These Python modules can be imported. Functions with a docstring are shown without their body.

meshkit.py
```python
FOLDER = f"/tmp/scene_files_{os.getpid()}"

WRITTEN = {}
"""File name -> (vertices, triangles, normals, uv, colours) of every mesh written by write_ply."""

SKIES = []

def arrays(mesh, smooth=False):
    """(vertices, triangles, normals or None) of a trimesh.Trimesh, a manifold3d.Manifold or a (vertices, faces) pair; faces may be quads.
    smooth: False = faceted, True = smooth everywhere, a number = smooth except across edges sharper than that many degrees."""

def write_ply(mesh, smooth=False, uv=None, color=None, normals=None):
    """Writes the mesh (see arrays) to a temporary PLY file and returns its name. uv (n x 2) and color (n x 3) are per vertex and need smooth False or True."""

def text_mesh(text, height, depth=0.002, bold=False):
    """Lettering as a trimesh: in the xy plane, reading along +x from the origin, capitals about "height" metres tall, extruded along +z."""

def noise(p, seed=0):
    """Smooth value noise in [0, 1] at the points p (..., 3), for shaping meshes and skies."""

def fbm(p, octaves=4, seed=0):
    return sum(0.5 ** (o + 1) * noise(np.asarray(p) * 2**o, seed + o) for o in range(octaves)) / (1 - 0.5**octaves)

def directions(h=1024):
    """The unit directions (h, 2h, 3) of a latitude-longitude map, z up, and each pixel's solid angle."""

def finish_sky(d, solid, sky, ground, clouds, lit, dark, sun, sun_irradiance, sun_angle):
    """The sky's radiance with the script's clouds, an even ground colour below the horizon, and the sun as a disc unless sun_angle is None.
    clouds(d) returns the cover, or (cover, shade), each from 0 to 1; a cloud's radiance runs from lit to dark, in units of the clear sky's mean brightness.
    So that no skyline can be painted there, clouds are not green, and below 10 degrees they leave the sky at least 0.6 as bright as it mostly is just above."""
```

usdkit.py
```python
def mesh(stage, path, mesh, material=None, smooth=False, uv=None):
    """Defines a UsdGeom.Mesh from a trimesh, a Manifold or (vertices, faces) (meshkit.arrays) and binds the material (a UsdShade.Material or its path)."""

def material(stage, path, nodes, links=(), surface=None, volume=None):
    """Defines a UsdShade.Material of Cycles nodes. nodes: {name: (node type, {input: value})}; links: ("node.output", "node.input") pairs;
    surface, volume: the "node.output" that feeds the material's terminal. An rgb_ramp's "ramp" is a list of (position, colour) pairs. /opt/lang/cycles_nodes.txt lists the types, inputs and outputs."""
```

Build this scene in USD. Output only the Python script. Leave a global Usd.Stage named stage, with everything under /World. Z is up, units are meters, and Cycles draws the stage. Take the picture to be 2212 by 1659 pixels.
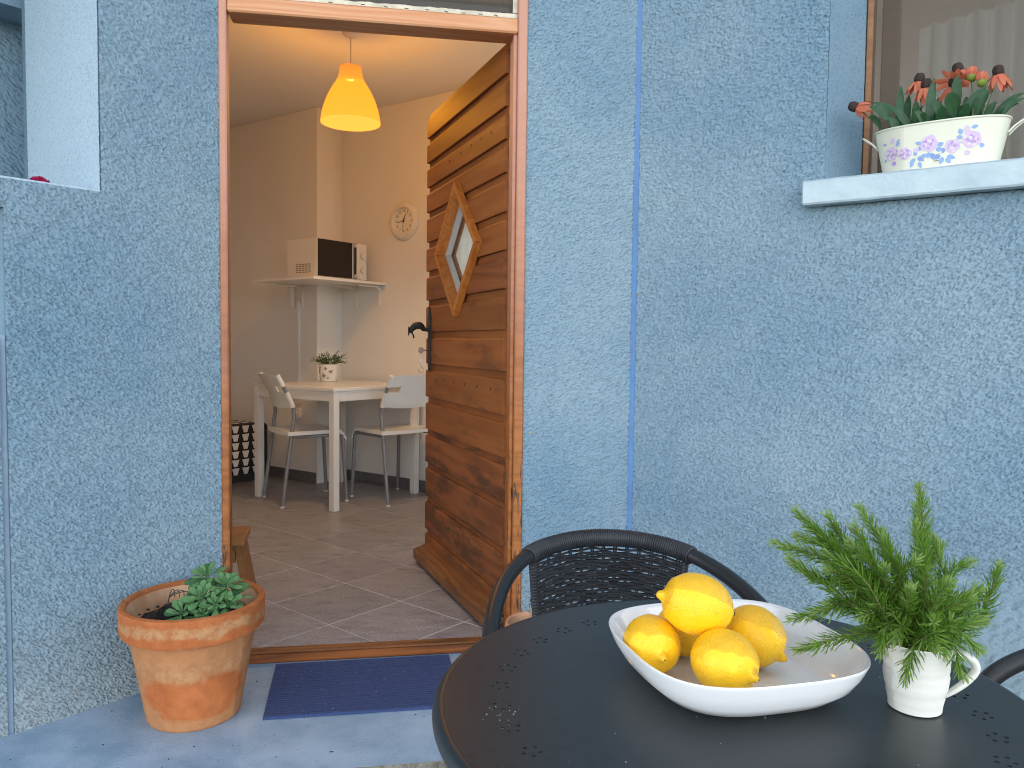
import math, random
import numpy as np, trimesh, manifold3d, shapely, shapely.geometry as sg, shapely.affinity as sa
import usdkit, meshkit
from pxr import Usd, UsdGeom, UsdLux, UsdShade, Gf, Sdf, Vt

# ------------------------------------------------------------------ stage, camera, sky, sun
stage = Usd.Stage.CreateInMemory()
UsdGeom.SetStageUpAxis(stage, UsdGeom.Tokens.z)
UsdGeom.SetStageMetersPerUnit(stage, 1.0)
UsdGeom.Xform.Define(stage, '/World')
UsdGeom.Scope.Define(stage, '/World/Looks')

EYE = 1.03
PITCH, ROLL = math.radians(3.016), math.radians(0.6824)
EXPOSURE = 1.88
DISPLAY = 2.0 ** -EXPOSURE        # radiance that the picture shows as full scale
cam = UsdGeom.Camera.Define(stage, '/World/camera')
cam.CreateHorizontalApertureAttr(36.0)
cam.CreateVerticalApertureAttr(27.0)
cam.CreateFocalLengthAttr(1682.0 / 2212.0 * 36.0)
cam.CreateClippingRangeAttr(Gf.Vec2f(0.05, 500))
cam.CreateExposureAttr(EXPOSURE)
cp, sp, cr, sr = math.cos(PITCH), math.sin(PITCH), math.cos(ROLL), math.sin(ROLL)
_f = np.array([0, cp, -sp]); _u = np.array([0, sp, cp]); _r = np.array([1, 0, 0.])
_right = cr * _r + sr * _u; _up = -sr * _r + cr * _u
M = Gf.Matrix4d(*[float(x) for x in (*_right, 0, *_up, 0, *(-_f), 0, 0, 0, EYE, 1)])
cam.AddTransformOp().Set(M)

SUN_EL = math.radians(48); SUN_AZ = math.radians(28)      # behind the house: the whole yard lies in its shade
sund = np.array([math.cos(SUN_EL) * math.sin(SUN_AZ), math.cos(SUN_EL) * math.cos(SUN_AZ), math.sin(SUN_EL)])
sky = UsdLux.DomeLight.Define(stage, '/World/sky')
sky.GetPrim().SetCustomDataByKey('kind', 'structure')
skym = usdkit.material(stage, '/World/Looks/sky', {
    's': ('sky_texture', {'sky_type': 'single_scattering', 'sun_disc': False, 'sun_elevation': SUN_EL, 'sun_rotation': SUN_AZ,
                          'aerosol_density': 1.0, 'ozone_density': 1.0}),
    'g': ('texture_coordinate', {}), 'n': ('noise_texture', {'scale': 2.2, 'detail': 6, 'roughness': .55}),
    'r': ('map_range', {'from_min': .34, 'from_max': .60, 'to_min': .35, 'to_max': .92, 'clamp': True}),
    'h': ('hsv', {'saturation': .10, 'value': 1.25}), 'm': ('mix_color', {'use_clamp': False}),      # high thin cloud over the blue
    'b': ('background_shader', {'strength': 0.12})},
    [('s.color', 'h.color'), ('g.generated', 'n.vector'), ('n.fac', 'r.value'), ('r.result', 'm.fac'), ('s.color', 'm.a'), ('h.color', 'm.b'), ('m.result', 'b.color')], surface='b.background')
UsdShade.MaterialBindingAPI.Apply(sky.GetPrim()).Bind(skym)
sun = UsdLux.DistantLight.Define(stage, '/World/sun')
sun.CreateNormalizeAttr(True); sun.CreateIntensityAttr(0.8); sun.CreateAngleAttr(0.5); sun.CreateColorAttr(Gf.Vec3f(1, .94, .86))
_z = sund; _x = np.cross([0, 0, 1.], _z); _x /= np.linalg.norm(_x); _y = np.cross(_z, _x)
sun.AddTransformOp().Set(Gf.Matrix4d(*[float(v) for v in (*_x, 0, *_y, 0, *_z, 0, 0, 0, 20, 1)]))

# ------------------------------------------------------------------ names, prims
_used = {}
def numbered(parent, name):
    k = parent + '/' + name
    n = _used.get(k, 0); _used[k] = n + 1
    return k if n == 0 else f'{k}_{n:03d}'
def setdata(prim, **kw):
    for k, v in kw.items():
        if v: prim.SetCustomDataByKey(k, v)
def thing(name, label=None, cat=None, loc=(0, 0, 0), rot=0.0, group=None, kind=None):
    p = numbered('/World', name)
    x = UsdGeom.Xform.Define(stage, p)
    x.AddTranslateOp().Set(Gf.Vec3d(*map(float, loc))); x.AddRotateZOp().Set(float(rot))
    setdata(x.GetPrim(), label=label, category=cat, group=group, kind=kind)
    return p
def part(parent, name, mesh, mat, smooth=30, label=None, kind=None):
    p = numbered(parent, name)
    m = usdkit.mesh(stage, p, mesh, MAT[mat], smooth=smooth)
    setdata(m.GetPrim(), label=label, kind=kind)
    return p
def solo(name, mesh, mat, label=None, cat=None, smooth=30, group=None, kind=None):
    p = part('/World', name, mesh, mat, smooth)
    setdata(stage.GetPrimAtPath(p), label=label, category=cat, group=group, kind=kind)
    return p
def copy_of(src, name, label, loc, rot, group=None):
    p = numbered('/World', name)
    x = UsdGeom.Xform.Define(stage, p)
    x.GetPrim().GetReferences().AddInternalReference(src)
    x.GetPrim().SetInstanceable(True)
    x.ClearXformOpOrder()
    UsdGeom.XformCommonAPI(x).SetTranslate(Gf.Vec3d(*map(float, loc)))
    x2 = UsdGeom.Xformable(x)
    for op in x2.GetOrderedXformOps(): pass
    x2.ClearXformOpOrder()
    t = x2.AddTranslateOp(); t.Set(Gf.Vec3d(*map(float, loc)))
    r = x2.AddRotateZOp(); r.Set(float(rot))
    setdata(x.GetPrim(), label=label, group=group)
    return p

# ------------------------------------------------------------------ mesh helpers
cat = lambda ms: trimesh.util.concatenate([m if isinstance(m, trimesh.Trimesh) else trimesh.Trimesh(*m, process=False) for m in ms])
def box(lo, hi):
    lo, hi = np.array(lo, float), np.array(hi, float)
    b = trimesh.creation.box(hi - lo); b.apply_translation((lo + hi) / 2); return b
def cbox(lo, hi, c=.003):
    lo, hi = np.array(lo, float), np.array(hi, float)
    c = min(c, *((hi - lo) / 2.01)); P = []
    for i in range(8):
        s = np.array([(i >> k) & 1 for k in range(3)]); q = np.where(s, hi, lo); d = np.where(s, -c, c)
        for k in range(3):
            w = q + d; w[k] = q[k]; P.append(w)
    return trimesh.convex.convex_hull(np.array(P))
def rz(m, deg, about=(0, 0, 0)):
    m = m.copy(); m.apply_transform(trimesh.transformations.rotation_matrix(math.radians(deg), [0, 0, 1], about)); return m
def rot(m, deg, axis, about=(0, 0, 0)):
    m = m.copy(); m.apply_transform(trimesh.transformations.rotation_matrix(math.radians(deg), axis, about)); return m
def mv(m, d):
    m = m.copy(); m.apply_translation(d); return m
def catmull(P, n=8):
    P = np.array(P, float); out = []
    Q = np.vstack([2 * P[0] - P[1], P, 2 * P[-1] - P[-2]])
    for i in range(1, len(Q) - 2):
        t = np.linspace(0, 1, n, endpoint=False)[:, None]
        a, b, c, d = Q[i - 1], Q[i], Q[i + 1], Q[i + 2]
        out.append(.5 * (2 * b + (c - a) * t + (2 * a - 5 * b + 4 * c - d) * t**2 + (3 * b - a - 3 * c + d) * t**3))
    return np.vstack(out + [P[-1:]])
def tube(P, r, n=8, closed=False, flat=1.0, up0=None):
    P = np.asarray(P, float); m = len(P)
    r = np.full(m, r) if np.ndim(r) == 0 else np.asarray(r)
    T = np.roll(P, -1, 0) - np.roll(P, 1, 0)
    if not closed: T[0] = P[1] - P[0]; T[-1] = P[-1] - P[-2]
    T /= np.maximum(np.linalg.norm(T, axis=1, keepdims=True), 1e-12)
    u = np.array(up0 if up0 is not None else ([0, 0, 1.] if abs(T[0][2]) < .9 else [1., 0, 0]), float)
    V = []
    a = np.linspace(0, 2 * np.pi, n, endpoint=False)
    for i in range(m):
        u = u - (u @ T[i]) * T[i]; u /= max(np.linalg.norm(u), 1e-9); w = np.cross(T[i], u)
        V.append(P[i] + r[i] * (np.cos(a)[:, None] * u * flat + np.sin(a)[:, None] * w))
    V = np.vstack(V); F = []
    for i in range(m if closed else m - 1):
        j = (i + 1) % m
        for k in range(n):
            l = (k + 1) % n
            F += [[i * n + k, i * n + l, j * n + l], [i * n + k, j * n + l, j * n + k]]
    if not closed:
        V = np.vstack([V, P[:1], P[-1:]]); c0, c1 = m * n, m * n + 1
        for k in range(n):
            l = (k + 1) % n
            F += [[c0, l, k], [c1, (m - 1) * n + k, (m - 1) * n + l]]
    return trimesh.Trimesh(V, F, process=False)
def flipfix(m):
    if m.is_watertight and m.volume < 0: m.invert()
    return m
def lathe(prof, n=48, sx=1.0, sy=1.0):
    prof = np.array(prof, float); a = np.linspace(0, 2 * np.pi, n, endpoint=False); V = []
    for r, z in prof:
        V.append(np.stack([r * np.cos(a) * sx, r * np.sin(a) * sy, np.full(n, z)], 1))
    V = np.vstack(V); F = []
    for i in range(len(prof) - 1):
        for k in range(n):
            l = (k + 1) % n
            F += [[i * n + k, i * n + l, (i + 1) * n + l], [i * n + k, (i + 1) * n + l, (i + 1) * n + k]]
    m = trimesh.Trimesh(*_clean(trimesh.Trimesh(V, F, process=False)))
    if m.is_watertight and m.volume < 0: m.invert()
    return m
def _clean(m):
    m = trimesh.Trimesh(m.vertices, m.faces, process=True); m.update_faces(m.nondegenerate_faces()); return m.vertices, m.faces
def extrude(poly, h, z0=0.0):
    if isinstance(poly, (list, np.ndarray)): poly = sg.Polygon(poly)
    gs = getattr(poly, 'geoms', [poly])
    m = cat([trimesh.creation.extrude_polygon(g, h, engine='earcut') for g in gs if g.area > 1e-9]); m.apply_translation([0, 0, z0]); return m
def ell(c, r, sub=2):
    s = trimesh.creation.icosphere(subdivisions=sub); s.apply_scale(r); s.apply_translation(c); return s
def to_man(m):
    return manifold3d.Manifold(manifold3d.Mesh(np.asarray(m.vertices, np.float32), np.asarray(m.faces, np.uint32)))
def from_man(m):
    k = m.to_mesh(); return trimesh.Trimesh(k.vert_properties[:, :3], k.tri_verts, process=False)
def grid_faces(nu, nv):
    i, j = np.meshgrid(np.arange(nu - 1), np.arange(nv - 1), indexing='ij'); a = (i * nv + j).ravel()
    return np.vstack([np.stack([a, a + nv, a + nv + 1], 1), np.stack([a, a + nv + 1, a + 1], 1)])

# ------------------------------------------------------------------ materials
MAT = {}
def mat(name, nodes, links, surface='p.BSDF', volume=None):
    MAT[name] = usdkit.material(stage, '/World/Looks/' + name, nodes, links, surface=surface, volume=volume)
def plain(name, col, rough=.5, **kw):
    mat(name, {'p': ('principled_bsdf', {'base_color': col, 'roughness': rough, **kw})}, [])
def noisy(name, c1, c2, scale, rough=.5, detail=4, bump=0, bscale=None, r2=None, stretch=(1, 1, 1), lo=.35, hi=.65, space='object', bdist=.01, **kw):
    n = {'t': ('texture_coordinate', {}), 'm': ('mapping', {'scale': stretch}),
         'n': ('noise_texture', {'scale': scale, 'detail': detail, 'roughness': .6}),
         'r': ('rgb_ramp', {'ramp': [(lo, c1), (hi, c2)]}), 'p': ('principled_bsdf', {'roughness': rough, **kw})}
    l = [('t.' + space, 'm.vector'), ('m.vector', 'n.vector'), ('n.fac', 'r.fac'), ('r.color', 'p.base_color')]
    if r2 is not None:
        n['rr'] = ('map_range', {'from_min': .3, 'from_max': .7, 'to_min': rough, 'to_max': r2, 'clamp': True}); l += [('n.fac', 'rr.value'), ('rr.result', 'p.roughness')]
    if bump:
        n['b'] = ('bump', {'strength': bump, 'distance': bdist}); n['bn'] = ('noise_texture', {'scale': bscale or scale * 6, 'detail': 3, 'roughness': .6})
        l += [('m.vector', 'bn.vector'), ('bn.fac', 'b.height'), ('b.normal', 'p.normal')]
    mat(name, n, l)

def stucco(name, c1, c2, dirt=True):
    """Rough painted roughcast: real relief is in the mesh; here its finer grain, faint blotches and the splash stain near the ground."""
    n = {'g': ('geometry', {}), 'n1': ('noise_texture', {'scale': 1.6, 'detail': 4, 'roughness': .6}), 'n2': ('noise_texture', {'scale': 140., 'detail': 3, 'roughness': .6}),
         'r1': ('rgb_ramp', {'ramp': [(.3, c1), (.7, c2)]}), 'r2': ('rgb_ramp', {'ramp': [(.30, (.62, .62, .64)), (.5, (1, 1, 1))]}),
         'mm': ('mix_color', {'blend_type': 'multiply', 'fac': .8}),
         'b': ('bump', {'strength': .7, 'distance': .0025}), 'p': ('principled_bsdf', {'roughness': .85, 'specular_ior_level': .25}),
         'xyz': ('separate_xyz', {}), 'mr': ('map_range', {'from_min': .32, 'from_max': .0, 'to_min': 0., 'to_max': .55, 'clamp': True}),
         'mu': ('math', {'math_type': 'multiply', 'use_clamp': True}), 'n3': ('noise_texture', {'scale': 5., 'detail': 5, 'roughness': .7}),
         'md': ('mix_color', {'b': (.40, .36, .28)})}
    l = [('g.position', 'n1.vector'), ('g.position', 'n2.vector'), ('g.position', 'n3.vector'), ('n1.fac', 'r1.fac'), ('n2.fac', 'r2.fac'), ('r1.color', 'mm.a'), ('r2.color', 'mm.b'),
         ('n2.fac', 'b.height'), ('b.normal', 'p.normal'), ('g.position', 'xyz.vector'), ('xyz.z', 'mr.value'), ('mr.result', 'mu.value1'), ('n3.fac', 'mu.value2'),
         ('mm.result', 'md.a'), ('mu.value', 'md.fac'), ('md.result', 'p.base_color')]
    mat(name, n, l)
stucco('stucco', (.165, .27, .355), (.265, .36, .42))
stucco('stucco_lit', (.38, .50, .585), (.42, .54, .62))  # daylight on the side of the opening painted in as a paler colour

def wood(name, c1, c2, rough=.42, ring=9., stretch=(1.2, 22, 22), stain=0.0, stain_col=(.03, .018, .010), fade=None, flakes=0.0, flake_top=1.35, bumps=.25):
    """Varnished wood, grain along local x of the board (object space)."""
    n = {'t': ('texture_coordinate', {}), 'oi': ('object_info', {}), 'sc': ('vector_math', {'math_type': 'scale', 'scale': 1.0}),
         'cx': ('combine_xyz', {}), 'k': ('math', {'math_type': 'multiply', 'value2': 37.0}), 'ad': ('vector_math', {'math_type': 'add'}),
         'm': ('mapping', {'scale': stretch}), 'n': ('noise_texture', {'scale': 2.2, 'detail': 6, 'roughness': .65, 'distortion': .6}),
         'm2': ('mapping', {'scale': (.55, 7., 7.)}), 'w': ('noise_texture', {'scale': 1.3, 'detail': 2, 'roughness': .5}),
         'ws': ('math', {'math_type': 'multiply', 'value2': ring}), 'wf': ('math', {'math_type': 'pingpong', 'value2': .5}), 'wr': ('map_range', {'from_min': 0., 'from_max': .5, 'to_min': 0., 'to_max': 1.}),
         'mixf': ('mix_float', {'fac': .45}), 'r': ('rgb_ramp', {'ramp': [(.25, c1), (.75, c2)]}),
         'p': ('principled_bsdf', {'roughness': rough, 'specular_ior_level': .45}), 'b': ('bump', {'strength': bumps, 'distance': .0015}),
         'rv': ('map_range', {'from_min': 0., 'from_max': 1., 'to_min': .86, 'to_max': 1.12}), 'hv': ('hsv', {})}
    l = [('t.object', 'ad.vector1'), ('oi.random', 'k.value1'), ('k.value', 'cx.x'), ('k.value', 'cx.y'), ('cx.vector', 'ad.vector2'),
         ('ad.vector', 'm.vector'), ('m.vector', 'n.vector'), ('ad.vector', 'm2.vector'), ('m2.vector', 'w.vector'),
         ('w.fac', 'ws.value1'), ('ws.value', 'wf.value1'), ('wf.value', 'wr.value'), ('n.fac', 'mixf.a'), ('wr.result', 'mixf.b'), ('mixf.result', 'r.fac'),
         ('mixf.result', 'b.height'), ('b.normal', 'p.normal'), ('oi.random', 'rv.value'), ('rv.result', 'hv.value'), ('r.color', 'hv.color')]
    out = 'hv.color'
    if fade:      # sun-bleached, pinkish towards the top, with the height of the place
        n.update({'g': ('geometry', {}), 'xyz': ('separate_xyz', {}), 'fn': ('noise_texture', {'scale': 3.5, 'detail': 5, 'roughness': .65}),
                  'fa': ('math', {'math_type': 'multiply_add', 'value2': .9, 'value3': -.45}), 'fs': ('math', {'math_type': 'add'}),
                  'fr': ('map_range', {'from_min': .7, 'from_max': 1.8, 'to_min': 0., 'to_max': .85, 'clamp': True}), 'fm': ('mix_color', {'b': fade})})
        l += [('g.position', 'xyz.vector'), ('g.position', 'fn.vector'), ('fn.fac', 'fa.value1'), ('xyz.z', 'fs.value1'), ('fa.value', 'fs.value2'), ('fs.value', 'fr.value'),
              (out, 'fm.a'), ('fr.result', 'fm.fac')]
        out = 'fm.result'
    if stain:
        n.update({'sm': ('mapping', {'scale': (2.4, 9., 9.)}), 'sn': ('noise_texture', {'scale': 1.1, 'detail': 7, 'roughness': .72}),
                  'g2': ('geometry', {}), 'xyz2': ('separate_xyz', {}), 'hz': ('map_range', {'from_min': 1.75, 'from_max': .25, 'to_min': -.13, 'to_max': .035, 'clamp': True}),
                  'sa': ('math', {'math_type': 'add'}), 'sr': ('map_range', {'from_min': .50, 'from_max': .60, 'to_min': 0., 'to_max': stain, 'clamp': True}), 'smx': ('mix_color', {'b': stain_col})})
        l += [('ad.vector', 'sm.vector'), ('sm.vector', 'sn.vector'), ('g2.position', 'xyz2.vector'), ('xyz2.z', 'hz.value'), ('sn.fac', 'sa.value1'), ('hz.result', 'sa.value2'),
              ('sa.value', 'sr.value'), (out, 'smx.a'), ('sr.result', 'smx.fac')]
        out = 'smx.result'
    if flakes:
        n.update({'km': ('mapping', {'scale': (55., 55., 9.)}), 'kn': ('noise_texture', {'scale': 1.6, 'detail': 6, 'roughness': .75}), 'g3': ('geometry', {}), 'xyz3': ('separate_xyz', {}),
                  'kz': ('map_range', {'from_min': flake_top, 'from_max': .5, 'to_min': -.2, 'to_max': .06, 'clamp': True}), 'ka': ('math', {'math_type': 'add'}),
                  'kr': ('map_range', {'from_min': .60, 'from_max': .64, 'to_min': 0., 'to_max': flakes, 'clamp': True}), 'kmx': ('mix_color', {'b': (.025, .016, .010)})})
        l += [('g3.position', 'km.vector'), ('km.vector', 'kn.vector'), ('g3.position', 'xyz3.vector'), ('xyz3.z', 'kz.value'), ('kn.fac', 'ka.value1'), ('kz.result', 'ka.value2'),
              ('ka.value', 'kr.value'), (out, 'kmx.a'), ('kr.result', 'kmx.fac')]
        out = 'kmx.result'
    l.append((out, 'p.base_color'))
    mat(name, n, l)
wood('door_wood', (.20, .060, .014), (.28, .092, .022), rough=.58, ring=5, stain=.45)
wood('door_wood_worn', (.15, .044, .014), (.26, .080, .022), rough=.60, ring=5, stain=.7)
wood('kick_wood', (.15, .050, .014), (.30, .115, .034), rough=.45, stain=.5)
wood('golden_wood', (.38, .115, .022), (.50, .18, .036), rough=.35, stretch=(1.2, 26, 26))
wood('frame_wood', (.24, .075, .015), (.36, .125, .03), rough=.62, stretch=(22, 22, 1.2), fade=(.56, .29, .21), flakes=.9)
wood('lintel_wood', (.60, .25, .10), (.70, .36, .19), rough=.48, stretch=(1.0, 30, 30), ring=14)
wood('threshold_wood', (.11, .034, .010), (.24, .075, .018), rough=.4)
wood('stool_wood', (.20, .085, .025), (.28, .125, .038), rough=.5)
wood('window_wood', (.22, .10, .04), (.30, .15, .065), rough=.55, stretch=(22, 22, 1.2))

noisy('patio_paint', (.22, .335, .46), (.345, .46, .585), 6., rough=.62, detail=9, bump=.25, bscale=120, r2=.75, lo=.38, hi=.62)
noisy('slab_edge', (.10, .09, .07), (.26, .25, .21), 22., rough=.9, detail=6, bump=.8, bscale=90, bdist=.02)
noisy('ground', (.055, .06, .04), (.11, .105, .08), 9., rough=.95, detail=6, bump=.6, bscale=70, bdist=.02, space='object')
noisy('plaster', (.78, .765, .73), (.81, .795, .765), 2.5, rough=.8, bump=.06, bscale=30)
noisy('ceiling_paint', (.76, .745, .71), (.78, .765, .73), 2.5, rough=.85)
noisy('grout', (.58, .56, .55), (.68, .66, .64), 30., rough=.85)
def tilemat(name, c1, c2):
    n = {'g': ('texture_coordinate', {}), 'oi': ('object_info', {}), 'k': ('math', {'math_type': 'multiply', 'value2': 53.}), 'cx': ('combine_xyz', {}), 'ad': ('vector_math', {'math_type': 'add'}),
         'm': ('mapping', {'scale': (1., 2.6, 1.), 'rotation': (0, 0, .9)}), 'n': ('noise_texture', {'scale': 9., 'detail': 8, 'roughness': .68}), 'n2': ('noise_texture', {'scale': 120., 'detail': 3}),
         'r': ('rgb_ramp', {'ramp': [(.3, c1), (.7, c2)]}), 'r2': ('rgb_ramp', {'ramp': [(.35, (.72, .72, .72)), (.6, (1.1, 1.1, 1.1))]}), 'mm': ('mix_color', {'blend_type': 'multiply', 'fac': .8}),
         'rr': ('map_range', {'from_min': .3, 'from_max': .7, 'to_min': .28, 'to_max': .5}), 'b': ('bump', {'strength': .15, 'distance': .002}), 'p': ('principled_bsdf', {'roughness': .35})}
    l = [('g.object', 'ad.vector1'), ('oi.random', 'k.value1'), ('k.value', 'cx.x'), ('k.value', 'cx.y'), ('cx.vector', 'ad.vector2'), ('ad.vector', 'm.vector'), ('m.vector', 'n.vector'), ('ad.vector', 'n2.vector'),
         ('n.fac', 'r.fac'), ('n2.fac', 'r2.fac'), ('r.color', 'mm.a'), ('r2.color', 'mm.b'), ('mm.result', 'p.base_color'), ('n.fac', 'rr.value'), ('rr.result', 'p.roughness'), ('n.fac', 'b.height'), ('b.normal', 'p.normal')]
    mat(name, n, l)
tilemat('floor_tile', (.215, .205, .218), (.37, .35, .365))
tilemat('floor_tile_b', (.20, .19, .203), (.34, .322, .337))
tilemat('skirting', (.105, .10, .105), (.17, .16, .165))

def terracotta(name):
    """Fired clay with chalky lime bloom in bands: a bleached belt under the rim and an irregular fresh patch (object space, metres)."""
    n = {'t': ('texture_coordinate', {}), 'xyz': ('separate_xyz', {}), 'n': ('noise_texture', {'scale': 9., 'detail': 6, 'roughness': .65}), 'n2': ('noise_texture', {'scale': 34., 'detail': 8, 'roughness': .75}),
         'ms': ('mapping', {'scale': (1., 1., 3.2)}), 'n3': ('noise_texture', {'scale': 11., 'detail': 5, 'roughness': .6}),
         'base': ('rgb_ramp', {'ramp': [(.35, (.37, .102, .028)), (.65, (.48, .150, .045))]}),
         'za': ('math', {'math_type': 'multiply_add', 'value2': .085, 'value3': -.0425}), 'zz': ('math', {'math_type': 'add'}),
         'zr': ('rgb_ramp', {'ramp': [(.0, (.5,) * 3), (.04, (.55,) * 3), (.075, (.12,) * 3), (.10, (.03,) * 3), (.43, (.03,) * 3), (.47, (.85,) * 3), (.56, (.9,) * 3), (.66, (.55,) * 3), (.745, (.5,) * 3), (.76, (.05,) * 3), (.82, (.05,) * 3), (.845, (.9,) * 3), (.905, (.9,) * 3), (.925, (.1,) * 3), (.985, (.1,) * 3), (1.0, (.35,) * 3)]}),
         'sc': ('math', {'math_type': 'divide', 'value2': .322}), 'nr': ('map_range', {'from_min': .43, 'from_max': .55, 'to_min': .35, 'to_max': 1., 'clamp': True}), 'mu': ('math', {'math_type': 'multiply'}),
         'ptc': ('vector_math', {'math_type': 'subtract', 'vector2': (.06, -.14, .095)}), 'pts': ('mapping', {'scale': (6.2, 6.2, 13.)}), 'ptl': ('vector_math', {'math_type': 'length'}),
         'ptn': ('math', {'math_type': 'multiply_add', 'value2': .7, 'value3': -.35}), 'pta': ('math', {'math_type': 'add'}), 'ptr': ('map_range', {'from_min': .82, 'from_max': .95, 'to_min': 0., 'to_max': 1., 'clamp': True}),
         'mu2': ('math', {'math_type': 'multiply'}), 'low': ('math', {'math_type': 'less_than', 'value2': .235}), 'lowmix': ('mix_float', {'b': 1.}), 'body': ('math', {'math_type': 'multiply', 'value2': .58}), 'mx2': ('math', {'math_type': 'maximum'}),
         'mix': ('mix_color', {'b': (.44, .245, .115)}), 'n2r': ('rgb_ramp', {'ramp': [(.3, (.8, .8, .8)), (.7, (1.08, 1.08, 1.08))]}), 'fin': ('mix_color', {'blend_type': 'multiply', 'fac': 1.}),
         'b': ('bump', {'strength': .3, 'distance': .003}), 'p': ('principled_bsdf', {'roughness': .8, 'specular_ior_level': .3})}
    l = [('t.object', 'xyz.vector'), ('t.object', 'n.vector'), ('t.object', 'n2.vector'), ('t.object', 'ms.vector'), ('ms.vector', 'n3.vector'), ('n.fac', 'base.fac'), ('n.fac', 'za.value1'), ('za.value', 'zz.value1'), ('xyz.z', 'zz.value2'),
         ('zz.value', 'sc.value1'), ('sc.value', 'zr.fac'), ('n2.fac', 'nr.value'), ('zr.color', 'mu.value1'), ('nr.result', 'mu.value2'),
         ('t.object', 'ptc.vector1'), ('ptc.vector', 'pts.vector'), ('pts.vector', 'ptl.vector1'), ('n3.fac', 'ptn.value1'), ('ptl.value', 'pta.value1'), ('ptn.value', 'pta.value2'), ('pta.value', 'ptr.value'),
         ('xyz.z', 'low.value1'), ('low.value', 'mu2.value1'), ('ptr.result', 'mu2.value2'), ('mu2.value', 'body.value1'), ('body.value', 'mx2.value1'), ('mu.value', 'mx2.value2'),
         ('base.color', 'mix.a'), ('mx2.value', 'mix.fac'), ('mix.result', 'fin.a'), ('n2.fac', 'n2r.fac'), ('n2r.color', 'fin.b'), ('fin.result', 'p.base_color'), ('n2.fac', 'b.height'), ('b.normal', 'p.normal')]
    mat(name, n, l)
terracotta('terracotta')
noisy('terracotta_plain', (.52, .235, .125), (.60, .30, .17), 12., rough=.8, bump=.2)
noisy('terracotta_inside', (.42, .21, .10), (.60, .40, .25), 10., rough=.85, detail=6)
noisy('soil', (.012, .009, .007), (.045, .034, .026), 40., rough=.95, bump=.8, bdist=.02)

plain('white_plastic', (.76, .75, .72), .38)
plain('white_laminate', (.78, .76, .72), .22)
plain('white_metal', (.74, .73, .70), .4)
plain('grey_tube', (.23, .235, .25), .38, metallic=.35)
plain('rubber_white', (.6, .6, .58), .6)
plain('black_glass', (.008, .006, .006), .08)
plain('dark_plastic', (.03, .03, .032), .4)
plain('silver', (.42, .43, .44), .3, metallic=.6)
plain('chrome', (.75, .75, .75), .15, metallic=1.)
plain('slot_dark', (.10, .085, .07), .7)
plain('clock_rim', (.74, .71, .64), .45)
plain('clock_face', (.82, .80, .76), .6)
plain('ink', (.02, .018, .016), .5)
plain('ink_grey', (.17, .16, .19), .6)
noisy('iron', (.010, .009, .008), (.03, .026, .023), 60., rough=.45, bump=.3, bscale=200, metallic=.3)
noisy('black_fabric', (.012, .012, .013), (.022, .022, .024), 300., rough=.9)
noisy('white_fabric', (.70, .70, .72), (.76, .76, .78), 200., rough=.9)
noisy('ceramic_white', (.66, .675, .685), (.68, .695, .70), 5., rough=.14, coat_weight=.3)
noisy('ceramic_cream', (.62, .615, .56), (.72, .71, .65), 12., rough=.32, bump=.05, bscale=60, stretch=(.4, .4, 6))
noisy('table_black', (.011, .015, .018), (.014, .019, .022), 60., rough=.34, bump=.05, bscale=600, bdist=.001, r2=.42)
plain('rattan_tube', (.011, .012, .014), .36)
noisy('rattan', (.010, .011, .014), (.020, .022, .026), 30., rough=.40)
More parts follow.
